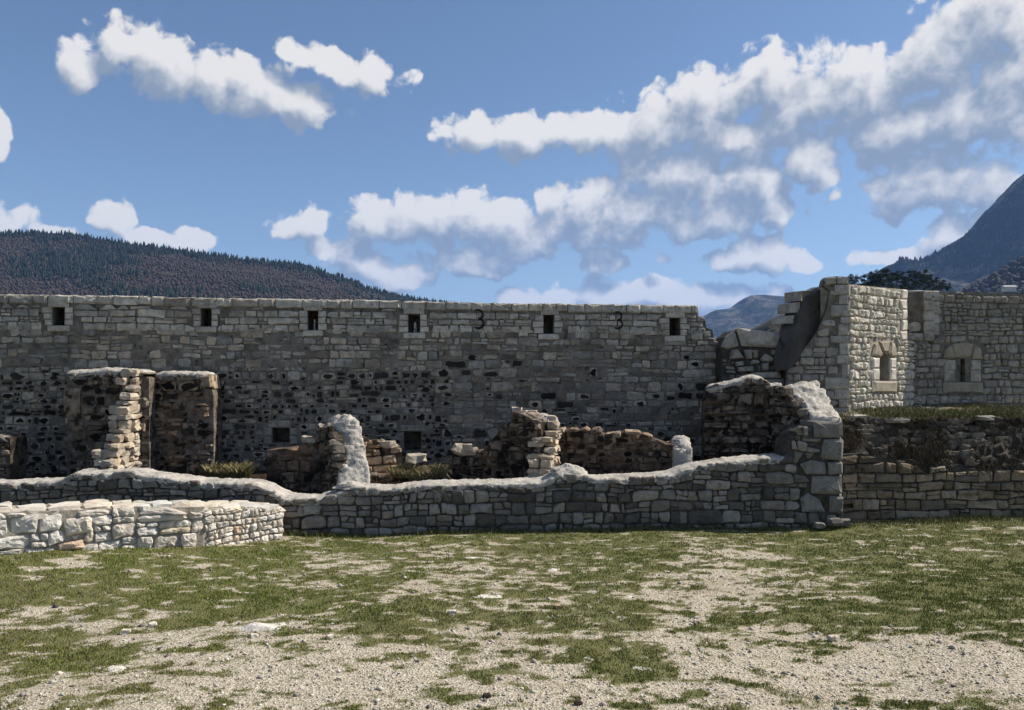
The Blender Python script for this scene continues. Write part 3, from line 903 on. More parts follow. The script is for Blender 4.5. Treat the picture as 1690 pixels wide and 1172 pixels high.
# ---- low wall of the ruined rooms, nearest the turf
def front_wall():
    rng = random.Random(23)
    f = f_front
    root = thing('ruined_wall', 'dark rubble wall of fitted stones topped with wavy pale mortar beside the turf', 'wall', f.xyz(4, 0, -.25))
    topl = [(-80, 795), (0, 797), (95, 793), (118, 781), (170, 779), (215, 777), (245, 783), (300, 790), (350, 796), (420, 796), (445, 806), (470, 820), (520, 822), (560, 812),
            (600, 803), (640, 806), (700, 799), (760, 797), (850, 796), (895, 794), (925, 781), (960, 782), (985, 789), (1050, 786), (1110, 782), (1150, 768), (1200, 760), (1262, 755), (1300, 752)]
    rise = [(1304, 722), (1316, 705), (1330, 696), (1392, 693)]
    tl = f.pts(topl)
    out = f.pts([(-80, 960)]) + tl + f.pts(rise) + f.pts([(1391, 930)])
    out = [(a, max(b, -.15)) for a, b in out]
    V, Fs = prism(f, [(a, b - (.07 if b > .3 else 0)) for a, b in out], [], 0, -.48)
    part('mortar_core', V, Fs, M_FRONTM, root)
    items, rects = [], []
    big = [[(1340, 694), (1391, 694), (1391, 722), (1339, 722)], [(1356, 724), (1391, 724), (1391, 760), (1352, 757)], [(1364, 761), (1391, 761), (1391, 782), (1366, 785)],
           [(1337, 786), (1391, 786), (1391, 816), (1335, 815)], [(1368, 818), (1391, 818), (1391, 849), (1366, 846)], [(1318, 822), (1330, 812), (1352, 822), (1364, 845), (1322, 846)],
           [(1316, 765), (1340, 757), (1362, 764), (1364, 784), (1330, 784)]]
    for poly in big:
        p = f.pts(poly)
        if area(p) < 0: p = p[::-1]
        V, Fs = stone_geo(f, p, rng, .012, .05, .3, .42, .06, .07)
        items.append((40, V, Fs, tone(rng, (.6, .605, .61), .8, 1.15, .03))); rects.append(bounds(p, -.01))
    u0, u1 = out[0][0], max(p[0] for p in out)
    cells = coursed(rng, u0, u1, -.15, 1.6, .125, 1.4, .55, .3, .45)
    for q, cut in fit(cells, out, rects):
        c = centroid(q)
        a = abs(area(q))
        hh = min(.042, .022 + a * .5)
        V, Fs = fine_stone(f, q, rng, .008, hh * rng.uniform(.7, 1.25), .05, 1.0, 14, .09, .2)
        b = tone(rng, (.62, .61, .595), .35, 1.4, .04)
        items.append((a, V, Fs, b))
    put_stones(root, items, M_FRONT, 300)
    cap_ribbon(root, f, [(a, b - .03) for a, b in tl], .46, .032, M_CAP, 3.1, .02, .02)
    # mortar lumps where the cross walls run into the capping
    for (px, py, rx, rz, ry, s) in ((215, 782, .24, .09, .2, 1), (940, 782, .24, .15, .2, 2), (577, 802, .24, .08, .2, 3)):
        c = f.uv(px, py)
        V, Fs = [], []
        nu, nv = 28, 12
        for i in range(nv + 1):
            for j in range(nu):
                th, ph = math.pi / 2 * i / nv, 2 * math.pi * j / nu
                p = Vector((math.sin(th) * math.cos(ph), math.sin(th) * math.sin(ph), math.cos(th)))
                d = 1 + mnoise.noise(p * 1.7 + Vector((s * 5, 0, 0))) * .35 + mnoise.noise(p * 5 + Vector((s * 5, 0, 0))) * .16 + mnoise.noise(p * 11 + Vector((s * 5, 0, 0))) * .08
                V.append(f.xyz(c[0] + p.x * rx * d, c[1] - .05 + p.z * rz * d, -.22 + p.y * ry * 1.15 * d))
        for i in range(nv):
            for j in range(nu):
                Fs.append([i * nu + j, (i + 1) * nu + j, (i + 1) * nu + (j + 1) % nu, i * nu + (j + 1) % nu])
        part('mortar_lump', V, Fs, M_CAP, root, None, True)
front_wall()

# ---- pale low wall at the left, in the sun
def low_wall():
    rng = random.Random(5)
    root = thing('pale_low_wall', 'low sunlit wall of pale rough stones curving away at left', 'wall', f_low1.xyz(2, 0, -.2))
    items = []
    segs = [(f_low1, [(-190, 842), (-60, 846), (40, 846), (110, 842), (200, 839), (335, 837)], (-190, 335), .145, 1.5),
            (f_low2, [(335, 837), (400, 836), (466, 840)], (335, 466), .085, 1.1)]
    for f, tl, (xa, xb), r0, r1 in segs:
        t = f.pts(tl)
        t[0] = (0, t[0][1]); t[-1] = (f.len, t[-1][1])
        out = [(0, -.12)] + t + [(f.len, -.12)]
        V, Fs = prism(f, out, [], 0, -.5)
        part('mortar_core', V, Fs, M_PALEM, root)
        rects = []
        if f is f_low1:
            for poly in ([(104, 856), (152, 850), (154, 879), (106, 886)], [(94, 897), (140, 889), (141, 905), (92, 910)]):
                p = f.pts(poly)
                p = p[::-1] if area(p) < 0 else p
                V, Fs = fine_stone(f, p, rng, .01, .06, .05, 1.3, 24, .08, .08)
                items.append((9, V, Fs, (1.02, 1, .98) if poly[0][0] > 100 else (.98, .78, .66))); rects.append(bounds(p, -.01))
        for q, cut in fit(coursed(rng, -.1, f.len + .1, -.12, 1.2, r0, r1, .4, .3, .3), out, rects, .25):
            a = abs(area(q))
            V, Fs = fine_stone(f, q, rng, .008, rng.uniform(.02, .04), .45 if cut else .05, 1.1, 16, .13, .22, .01 if cut else 0)
            b = (1.05, 1.05, 1.06) if rng.random() < .93 else rng.choice([(1.0, .88, .78), (1, .93, .8)])
            items.append((a, V, Fs, tone(rng, b, .78, 1.12, .04)))
        # flat top stones
        u = 0.0
        while u < f.len:
            l = rng.uniform(.16, .34)
            for w in (-.12, -.36):
                v = float(np.interp(u + l / 2, [p[0] for p in t], [p[1] for p in t]))
                V, Fs = rough_box(rng, f.xyz(min(u + l / 2, f.len - .08), v - .03, w + rng.uniform(-.02, .02)), f.d, f.n, l * .95, .25, rng.uniform(.09, .14))
                items.append((.03, V, Fs, tone(rng, (1, .99, .97), .8, 1.1)))
            u += l
    put_stones(root, items, M_PALE, 300)
low_wall()

# ---- generic broken room wall: face polygon in photo pixels on a plan line
def room_wall(name, label, A, B, outline, thick, seed, mat=M_ROOM, mmat=M_ROOMM, row=.14, aspect=1.6, cap=None, base=(1, 1, 1), h=.035, drop=.1, darkp=.3,
              cellfn=None, root=None, joint=.016, zmin=0.15, lo=.55, hi=1.3, blocks=(), capmat=None, edge=(1.15, 1.12, 1.06), capk=None, limit=300, under=False):
    rng = random.Random(seed)
    f = Face(A, B)
    out = [(a, max(b, zmin)) for a, b in f.pts(outline)]
    if area(out) < 0: out = out[::-1]
    if root is None:
        m = centroid(out)
        root = thing(name, label, 'wall', f.xyz(m[0], zmin, -thick / 2))
    low = .08 if cap or under else .03
    V, Fs = prism(f, [(a, b - (low if b > zmin + .2 else 0)) for a, b in out], [], 0, -thick)
    part('mortar_core', V, Fs, mmat, root)
    items, rects = [], []
    for poly, col, kw in blocks:
        p = f.pts(poly)
        p = p[::-1] if area(p) < 0 else p
        items.append(block(f, p, rng, col=col, **kw)); rects.append(bounds(p, -.004))
    b0 = bounds(out)
    cells = cellfn(rng, *[b0[0], b0[2], b0[1], b0[3]]) if cellfn else coursed(rng, b0[0], b0[2], b0[1], b0[3], row, aspect, .3, .3, .2)
    for q, cut in fit(cells, out, rects, .25):
        c = centroid(q)
        if rng.random() < drop and not cut: continue
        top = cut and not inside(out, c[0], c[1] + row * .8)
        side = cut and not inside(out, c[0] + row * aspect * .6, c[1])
        if rng.random() < darkp and not (top or side):
            k = rng.uniform(.06, .3); col = (k, k * .93, k * .86)
            V, Fs = stone_geo(f, q, rng, joint * 1.8, h * .5, .5, .03, .1, .25)
            if rng.random() < .55:
                V, Fs = stone_geo(f, q, rng, joint, h * .4, .4, .03, .05, .22); col = tone(rng, base, .8, 1.3, .06)
                items.append(inset(f, q, rng, rng.uniform(.5, .8), h * .4 + .012))
        else:
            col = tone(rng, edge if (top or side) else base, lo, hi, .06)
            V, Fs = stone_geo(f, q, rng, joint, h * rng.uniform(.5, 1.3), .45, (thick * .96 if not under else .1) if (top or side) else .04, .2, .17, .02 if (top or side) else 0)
        items.append((abs(area(q)), V, Fs, col))
    put_stones(root, items, mat, limit)
    if cap:
        cl = f.pts(cap)
        kw = dict(over=.035, droop=.03)
        kw.update(capk or {})
        cap_ribbon(root, f, [(a, b - .01) for a, b in cl], thick, .045, capmat or M_CAP, seed * 1.7, **kw)
    return root, f

def stone_stack(root, rng, back, front_of, z0, z1, thick, axis, mat, base=(1, 1, 1), row=.095):
    """ragged broken end of a wall: courses that reach less far forward the higher they lie"""
    ax = Vector(axis).normalized(); side = Vector((ax.y, -ax.x))
    z = z0; items = []
    while z < z1:
        h = row * rng.uniform(.75, 1.4)
        reach = front_of((z - z0) / (z1 - z0))
        n = max(1, round(thick / .17))
        for k in range(n):
            off = (k + .5) / n * thick - thick / 2
            p = 0.0
            end = reach + rng.uniform(-.1, .1)
            while p < end:
                l = rng.uniform(.16, .34)
                if p + l > end + .12: l = max(.12, end - p)
                c = Vector(back) + ax * (p + l / 2) + side * (off + rng.uniform(-.02, .02))
                th = rng.gauss(.3 * (1 - (z - z0) / (z1 - z0)) - .04, .07); ca, sa = math.cos(th), math.sin(th)
                a2 = Vector((ax.x * ca - ax.y * sa, ax.x * sa + ax.y * ca)); s2 = Vector((a2.y, -a2.x))
                V, Fs = rough_box(rng, (c.x, c.y, z + h / 2 + rng.uniform(-.012, .012)), a2, s2, l * 1.05, thick / n * rng.uniform(.8, 1.25), h * rng.uniform(.85, 1.12), .24)
                items.append((.03 + (.05 if p + l >= end - .05 else 0), V, Fs, tone(rng, base, .75, 1.15, .05)))
                p += l
        z += h
    put_stones(root, items, mat, 140)

M_RAG = noise_mat('broken_stone', (.36, .335, .30), (.55, .52, .47), 9, .93, .7, 24, .03, 'Col', spots=[((.20, .14, .10), 3.2, .57, .16, .6)])

def rooms():
    rng = random.Random(77)
    # partition with the sunlit broken pier
    A, B = P(108, 0, 12.05), P(352, 0, 12.2)
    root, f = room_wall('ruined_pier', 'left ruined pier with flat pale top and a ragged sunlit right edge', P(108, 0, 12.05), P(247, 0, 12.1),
                        [(110, 840), (111, 615), (238, 613), (246, 616), (247, 840)], .42, 31, mmat=M_ROOMP,
                        cap=[(111, 614), (150, 613), (180, 611), (215, 613), (238, 613)], drop=.08, darkp=.3, base=(1.15, 1.07, .98),
                        blocks=[([(108, 640), (135, 640), (134, 688), (108, 688)], (1.4, 1.25, 1.1), dict(h=.05, rough=.2))])
    room_wall('ruined_pier', 'right ruined pier with reddish plaster and a sunlit right edge', P(249, 0, 12.35), P(353, 0, 12.4),
              [(240, 840), (241, 619), (300, 617), (346, 619), (352, 645), (353, 700), (352, 840)], .4, 32, mmat=M_ROOMP, cap=[(256, 618), (290, 616), (320, 617), (347, 618)],
              drop=.14, darkp=.34, base=(1.3, 1.08, .9), blocks=[([(328, 618), (350, 618), (352, 642), (330, 642)], (1.9, 1.7, 1.4), dict(h=.05, deep=.4, rough=.3))])
    bk = P(222, 0, 12.1)
    # axis towards the front wall
    stone_stack(root, rng, (bk.x - .02, bk.y), lambda t: 1.2 * (1 - t) ** 1.5 + .06, .25, 2.13, .28, (-.08, -1), M_RAG, (.95, .9, .82))
    # low far-left stump
    room_wall('wall_stump', 'small stump of wall at the far left edge behind the capped wall', P(-40, 0, 11.6), P(18, 0, 11.6), [(-40, 840), (-40, 722), (0, 718), (17, 720), (17, 760), (12, 840)], .4, 33, drop=0, darkp=.1, base=(1.3, 1.25, 1.15))
    # broken wall left of the rendered buttress
    room_wall('broken_wall', 'low broken wall with stepped top left of the rendered buttress', P(440, 0, 11.9), P(560, 0, 11.7),
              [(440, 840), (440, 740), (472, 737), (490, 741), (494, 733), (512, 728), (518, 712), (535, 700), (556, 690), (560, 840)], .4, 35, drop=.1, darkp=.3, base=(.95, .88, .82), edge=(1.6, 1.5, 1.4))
    # rendered buttress running down to the front wall
    root = thing('rendered_buttress', 'leaning buttress smoothed over with grey mortar between the ruined rooms', 'wall', P(577, 800, 11.2))
    secs = [(P(541, 694, 11.75), P(588, 690, 11.75)), (P(553, 705, 11.55), P(593, 696, 11.55)), (P(558, 735, 11.3), P(600, 728, 11.3)), (P(562, 765, 11.05), P(607, 760, 11.05)), (P(556, 800, 10.78), P(612, 800, 10.78))]
    loft_cap(root, secs, M_CAP, 8.0, .035, 8, 8, .35, bulge=.05, floor=.15)
    Af, Bf = P(538, 0, 11.78), P(561, 0, 10.95)
    room_wall('', '', Af, Bf, [(538, 840), (539, 696), (552, 706), (557, 738), (561, 770), (561, 840)], .12, 37, root=root, under=True, row=.1, aspect=1.5, drop=.1, darkp=.3, base=(1.05, .95, .85), h=.06)
    # pinkish broken wall right of the buttress
    room_wall('broken_wall', 'short pinkish broken wall right of the rendered buttress', P(592, 0, 11.75), P(666, 0, 11.95),
              [(592, 840), (592, 716), (606, 720), (612, 726), (640, 725), (648, 733), (662, 735), (664, 760), (650, 778), (655, 840)], .4, 39, mat=M_RAG, drop=.12, darkp=.22, base=(.9, .74, .6), edge=(1.0, .86, .72), row=.13)
    # grass-topped bench of stones
    room_wall('stone_bench', 'low course of stones topped with dry grass behind the capped wall', P(600, 0, 11.5), P(745, 0, 11.6), [(600, 840), (600, 783), (670, 779), (735, 778), (745, 790), (745, 840)], .7, 41, drop=.02, darkp=.05, base=(.95, .82, .72), row=.15)
    # cross wall with ragged sunlit end
    root, f = room_wall('cross_wall', 'dark streaked cross wall with a sunlit ragged end and loose stones on top', P(745, 0, 12.1), P(893, 0, 11.35),
              [(745, 840), (747, 745), (765, 741), (775, 750), (800, 738), (808, 728), (818, 716), (828, 706), (842, 695), (846, 676), (862, 680), (880, 690), (893, 692), (893, 840)], .42, 43,
              drop=.08, darkp=.34, base=(.98, .88, .78), h=.06, row=.12, aspect=1.25, edge=(1.2, 1.1, 1.0))
    bk = P(906, 0, 11.75)
    stone_stack(root, rng, (bk.x, bk.y), lambda t: .85 * (1 - t) ** 1.3 + .2, .25, 1.44, .36, (-.28, -1), M_RAG, (1.0, .93, .83))
    secs = [(P(846, 682, 11.9), P(886, 680, 11.95)), (P(862, 690, 11.7), P(915, 688, 11.75)), (P(884, 697, 11.5), P(922, 693, 11.6))]
    loft_cap(root, secs, M_CAP, 18.0, .03, 5, 6, .1, bulge=.03)
    for (px, py, Y, s) in ((853, 676, 11.85, .16), (878, 681, 11.85, .14), (908, 690, 11.65, .18)):
        c = P(px, py, Y); V, Fs = rough_box(rng, c, (1, 0), (0, 1), s, s, s * .5); part('stone', V, Fs, M_RAG, root, (1, .97, .92))
    # long low wall with pink-edged top
    root, f = room_wall('long_low_wall', 'long low dark wall with pinkish crumbling top beside the ragged cross wall', P(918, 0, 11.9), P(1136, 0, 11.6),
              [(918, 840), (919, 707), (955, 708), (990, 707), (992, 714), (1010, 716), (1030, 710), (1062, 713), (1080, 722), (1100, 730), (1108, 728), (1135, 730), (1130, 840)], .42, 45,
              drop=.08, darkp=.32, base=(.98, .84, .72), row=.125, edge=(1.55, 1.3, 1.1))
    secs = [(P(1104, 730, 12.0), P(1128, 724, 12.1)), (P(1108, 728, 11.7), P(1138, 727, 11.75)), (P(1112, 752, 11.5), P(1140, 745, 11.55))]
    loft_cap(root, secs, M_CAP, 28.0, .04, 6, 6, .22, bulge=.06, floor=.3)
    # bits of sunlit masonry lying on the wall tops
    for i, (px, py, Y, s, lab) in enumerate(((765, 742, 11.5, .24, 'pale stone block perched left of the streaked cross wall'), (688, 757, 11.6, .2, 'pale stone lying on the grass below the square opening'),
                                  (511, 725, 11.8, .15, 'small pale stone on the broken wall left of the buttress'), (537, 704, 11.72, .13, 'small pale stone leaning against the top of the buttress'), (640, 733, 11.7, .15, 'small pale stone on the pinkish broken wall'))):
        c = P(px, py, Y); V, Fs = rough_box(rng, c, (1, .2), (-.2, 1), s * 1.3, s, s * .65, .34)
        o = part('loose_stone', V, Fs, M_RAG, None, (.8, .77, .72)); o['label'] = lab; o['category'] = 'stone'; o['group'] = 'pale stones lying on the ruined walls'
    # corner room: back wall, side wall with sloping mortar
    room_wall('room_back_wall', 'shadowed ruined wall with humped pale mortar top left of the corner', P(1160, 0, 12.45), P(1292, 0, 12.2),
              [(1160, 840), (1160, 650), (1168, 637), (1210, 630), (1240, 622), (1258, 624), (1275, 634), (1292, 636), (1292, 840)], .45, 47, drop=.1, darkp=.33, base=(1.05, 1.0, .95), h=.07,
              cap=[(1166, 640), (1190, 635), (1215, 629), (1240, 621), (1258, 625), (1274, 637), (1290, 634)], row=.15, edge=(1, .95, .9), capk=dict(over=.05, droop=.05))
    root, f = room_wall('room_side_wall', 'corner side wall with broad sloping cap of rough mortar', P(1272, 0, 12.25), P(1348, 0, 10.98),
              [(1272, 840), (1274, 638), (1291, 634), (1306, 648), (1330, 676), (1348, 696), (1348, 840)], .1, 49, under=True, drop=.1, darkp=.25, base=(1.1, 1.05, 1.0), h=.07, row=.13, aspect=1.1)
    secs = [(P(1288, 640, 12.4), P(1346, 630, 12.4)), (P(1292, 642, 12.0), P(1360, 640, 12.0)), (P(1316, 660, 11.6), P(1374, 668, 11.5)), (P(1342, 692, 11.0), P(1388, 692, 10.9))]
    loft_cap(root, secs, M_CAP, 38.0, .045, 8, 10, .25, bulge=.04, floor=.1)
rooms()

# ---- tower end, sunlit flank and right-hand wall
def bastion():
    rng = random.Random(9)
    def wallface(f, out_px, holes_px, root, mat, mmat, cells, blocks, seed, thick=.6, h=.03, joint=.012, base=(1, 1, 1), zmin=.6, limit=300, lo=.78, hi=1.15, core='mortar_core', rough=.3, tilt=.12, fine=False):
        out = [(a, max(b, zmin)) for a, b in f.pts(out_px)]
        if area(out) < 0: out = out[::-1]
        holes = [f.pts(hq) for hq in holes_px]
        V, Fs = prism(f, out, holes, 0, -thick); part(core, V, Fs, mmat, root)
        items, rects = [], []
        tan = []
        for poly, col, kind, hh in blocks:
            p = f.pts(poly); p = p[::-1] if area(p) < 0 else p
            it = block(f, p, rng, hh, .005, .06, col, .1, .05)
            (tan if kind == 't' else items).append(it); rects.append(bounds(p, .002))
        for hq in holes: rects.append(bounds(hq, .002))
        bb = bounds(out)
        for q, cut in fit(cells(bb), out, rects, .3):
            V, Fs = fine_stone(f, q, rng, joint, h * rng.uniform(.7, 1.3), .05, 1.0, 12, .16, tilt) if fine else stone_geo(f, q, rng, joint, h * rng.uniform(.7, 1.3), rough, .05, tilt, .2)
            items.append((abs(area(q)), V, Fs, tone(rng, base, lo, hi, .03)))
        put_stones(root, items, mat, limit)
        if tan: put_stones(root, tan, M_TAN, 50, 'dressed_block')
        return out
    # shaded end of the tower
    f = f_tower
    root = thing('tower_end', 'broken end of the bastion wall with large squared corner blocks in shade', 'wall', f.xyz(.6, 1.4, -.3))
    bl = []
    y = 470; k = 0
    ws = [24, 17, 30, 14, 18, 31, 16, 20, 12, 40, 24, 17, 26]
    hs = [17, 16, 20, 12, 19, 12, 20, 15, 22, 20, 16, 14, 26]
    for w_, h_ in zip(ws, hs):
        bl.append(([(1401 - w_, y), (1401, y), (1401, y + h_), (1401 - w_, y + h_)], tone(rng, (1.1, 1.1, 1.1), .88, 1.1, .02), 's', .03)); y += h_
    bl.append(([(1359, 458), (1380, 457), (1380, 469), (1362, 471)], (.9, .9, .88), 's', .04)); bl.append(([(1381, 457), (1400, 457), (1401, 469), (1381, 469)], (1, 1, 1), 's', .04))
    wallface(f, [(1296, 740), (1296, 640), (1299, 606), (1312, 594), (1336, 565), (1350, 545), (1364, 512), (1370, 480), (1358, 470), (1361, 458), (1380, 456), (1401, 457), (1401, 740)], [], root, M_FRONT, M_MAINM,
             lambda b: coursed(rng, b[0], b[2], b[1], b[3], .14, 1.7, .2, .22, .12), bl, 1, .55, .03, .012, (1.0, .99, .97))
    # slanted dark slab of fallen vault
    fs = Face(P(1296, 0, 13.2), P(1382, 0, 13.75))
    o1 = [(1343, 481), (1362, 472), (1372, 474), (1366, 508), (1352, 545), (1337, 566), (1313, 596), (1297, 610), (1300, 580), (1308, 545), (1318, 515), (1327, 494)]
    out = fs.pts(o1); out = out[::-1] if area(out) < 0 else out
    root = thing('vault_slab', 'dark smooth slanted slab of broken vault leaning against the tower end', 'slab', fs.xyz(.2, 2.0, 0))
    V, Fs = prism(fs, out, [], .06, -.3); part('slab', V, Fs, M_DARK, root)
    its = []
    for poly in ([(1323, 480), (1343, 480), (1340, 497), (1323, 497)], [(1312, 500), (1322, 498), (1320, 516), (1311, 516)], [(1303, 522), (1312, 520), (1310, 534), (1302, 534)]):
        p = fs.pts(poly); p = p[::-1] if area(p) < 0 else p
        V, Fs = stone_geo(fs, p, rng, .003, -.05, .2, .4, .02, .08); part('edge_block', V, Fs, M_FRONT, root, tone(rng, (1, 1, 1)))
    # heap of big blocks in the breach
    fc = Face(P(1190, 0, 13.55), P(1310, 0, 13.6))
    root = thing('breach_masonry', 'collapsed squared masonry with a tilted slab filling the breach in the wall', 'wall', fc.xyz(.5, .8, -.3))
    bl = [([(1222, 571), (1213, 541), (1308, 552), (1309, 573), (1300, 575)], (1.1, 1.09, 1.06), 's', .09), ([(1190, 573), (1197, 556), (1211, 546), (1219, 572), (1200, 577)], (.9, .9, .88), 's', .07),
          ([(1203, 594), (1206, 577), (1216, 576), (1228, 592)], (.75, .75, .73), 's', .12), ([(1226, 577), (1241, 577), (1241, 593), (1230, 593)], (1, .99, .97), 's', .04), ([(1272, 577), (1308, 576), (1306, 586), (1272, 586)], (.7, .69, .66), 's', .08),
          ([(1283, 588), (1301, 588), (1298, 598), (1283, 598)], (1.1, 1.09, 1.07), 's', .06), ([(1254, 592), (1262, 583), (1276, 590), (1275, 597), (1256, 597)], (1, 1, .98), 's', .08), ([(1212, 597), (1226, 595), (1227, 603), (1214, 605)], (1.1, 1.1, 1.08), 's', .05),
          ([(1216, 606), (1243, 604), (1243, 613), (1218, 614)], (1.05, 1.04, 1.02), 's', .05), ([(1256, 599), (1268, 598), (1268, 612), (1257, 612)], (.8, .8, .78), 's', .07), ([(1280, 600), (1295, 600), (1295, 612), (1280, 612)], (1.1, 1.1, 1.09), 's', .04),
          ([(1238, 615), (1288, 613), (1289, 624), (1240, 624)], (1.12, 1.11, 1.09), 's', .04), ([(1256, 626), (1294, 625), (1294, 640), (1258, 640)], (1.08, 1.08, 1.07), 's', .04)]
    wallface(fc, [(1190, 700), (1191, 575), (1200, 556), (1212, 546), (1308, 556), (1306, 600), (1300, 700)], [], root, M_FRONT, M_FRONTM, lambda b: coursed(rng, b[0], b[2], b[1], b[3], .12, 1.7, .2, .2, .15), bl, 2, .6, .03, .016, (.85, .84, .82), lo=.5, hi=1.15)
    # sunlit flank with the arched loophole
    f = f_lit
    root = thing('sunlit_flank', 'bright sunlit flank of rough pale stones with an arched loophole', 'wall', f.xyz(1.2, 1.4, -.3))
    T = lambda: tone(rng, (1, 1, 1), .9, 1.08, .02)
    bl = [([(1437, 587), (1441, 568), (1447, 563), (1455, 586), (1450, 590)], T(), 't', .045), ([(1447, 563), (1468, 563), (1464, 582), (1455, 582)], T(), 't', .045), ([(1468, 563), (1475, 568), (1479, 589), (1468, 590), (1464, 584)], T(), 't', .045),
          ([(1438, 590), (1450, 590), (1450, 608), (1438, 608)], (1.1, 1.1, 1.1), 's', .035), ([(1438, 608), (1450, 608), (1450, 629), (1438, 629)], (1.05, 1.05, 1.05), 's', .035),
          ([(1467, 591), (1478, 591), (1478, 608), (1467, 608)], (1.1, 1.1, 1.1), 's', .035), ([(1467, 608), (1478, 608), (1478, 629), (1467, 629)], (1.05, 1.05, 1.04), 's', .035), ([(1437, 629), (1480, 629), (1480, 648), (1437, 648)], T(), 't', .045)]
    y = 478
    for h_ in (16, 17, 17, 19, 15):
        bl.append(([(1487 - rng.choice((0, 4)), y), (1496, y), (1496, y + h_), (1486, y + h_)], (1.08, 1.08, 1.07), 's', .035)); y += h_
    hole = [(1451, 629), (1466, 629), (1466, 587), (1462, 583), (1455, 583), (1451, 587)]
    wallface(f, [(1401, 740), (1401, 469), (1440, 473), (1496, 478), (1496, 560), (1508, 562), (1507, 740)], [hole], root, M_PALE, M_PALEM,
             lambda b: coursed(rng, b[0], b[2], b[1], b[3], .13, 1.2, .3, .15, .2), bl, 3, .55, .034, .014, (.98, .98, .96), rough=.45, tilt=.25, fine=True)
    V, Fs = prism(f, f.pts([(1446, 640), (1471, 640), (1471, 575), (1446, 575)]), [], -.4, -.54); part('loophole_back', V, Fs, M_TAN, root, (.5, .5, .5))
    # right-hand wall with blocked arched loophole and the embrasure
    f = f_right
    root = thing('bastion_wall', 'shaded wall of squared stones with a blocked arched loophole at right', 'wall', f.xyz(1.8, 1.4, -.3))
    bl = [([(1557, 592), (1559, 578), (1570, 568), (1576, 592)], T(), 't', .05), ([(1570, 568), (1588, 565), (1607, 568), (1602, 590), (1576, 590)], T(), 't', .05), ([(1607, 568), (1618, 577), (1621, 593), (1602, 593)], T(), 't', .05),
          ([(1558, 594), (1576, 594), (1576, 611), (1558, 611)], (1.15, 1.15, 1.14), 's', .03), ([(1558, 611), (1575, 611), (1575, 630), (1558, 630)], (1.1, 1.1, 1.09), 's', .03), ([(1602, 594), (1618, 594), (1618, 611), (1602, 611)], (1.15, 1.15, 1.14), 's', .03),
          ([(1602, 611), (1618, 611), (1618, 630), (1602, 630)], (1.1, 1.1, 1.09), 's', .03), ([(1576, 592), (1584, 592), (1584, 630), (1576, 630)], (.9, .88, .84), 's', -.03), ([(1594, 592), (1602, 592), (1602, 630), (1594, 630)], (.75, .7, .62), 's', -.03),
          ([(1555, 631), (1621, 631), (1621, 649), (1555, 649)], T(), 't', .05)]
    y = 480
    for i, (w_, h_) in enumerate(((13, 15), (17, 18), (18, 17), (17, 17), (18, 16))):
        bl.append(([(1524, y), (1524 + w_, y), (1524 + w_, y + h_), (1524, y + h_)], (1.12, 1.12, 1.1), 's', .03)); y += h_
    bl.append(([(1497, 549), (1523, 551), (1523, 563), (1498, 562)], (1.15, 1.15, 1.13), 's', .05))
    hole = [(1585, 630), (1593, 630), (1593, 592), (1585, 592)]
    wallface(f, [(1504, 740), (1504, 560), (1497, 560), (1497, 549), (1524, 549), (1524, 480), (1600, 482), (1690, 485), (1860, 490), (1860, 740)], [hole], root, M_FRONT, M_MAINM,
             lambda b: coursed(rng, b[0], b[2], b[1], b[3], .13, 1.5, .3, .2, .2), bl, 4, .6, .032, .012, (.92, .905, .88), rough=.45, tilt=.25, fine=True)
    V, Fs = prism(f, f.pts([(1580, 640), (1600, 640), (1600, 585), (1580, 585)]), [], -.3, -.58); part('loophole_back', V, Fs, M_TAN, root, (.35, .33, .3))
    fk = Face(P(1490, 0, 15.75), P(1524, 0, 14.86))
    y = 480
    for h_ in (17, 20, 18, 19):
        p = fk.pts([(1490, y), (1524, y), (1524, y + h_), (1490, y + h_)]); p = p[::-1] if area(p) < 0 else p
        it = block(fk, p, rng, .02, .004, .3, (1.25, 1.25, 1.23)); part('cheek_block', it[1], it[2], M_FRONT, root, it[3]); y += h_
    # loose round stone in the embrasure
    c = P(1509, 541, 15.0); V, Fs = rough_box(rng, c, (1, 0), (0, 1), .18, .18, .2)
    o = part('loose_stone', V, Fs, M_PALE, None, (.8, .8, .78)); o['label'] = 'rounded stone sitting in the embrasure between the sunlit flank and the wall'; o['category'] = 'stone'
bastion()

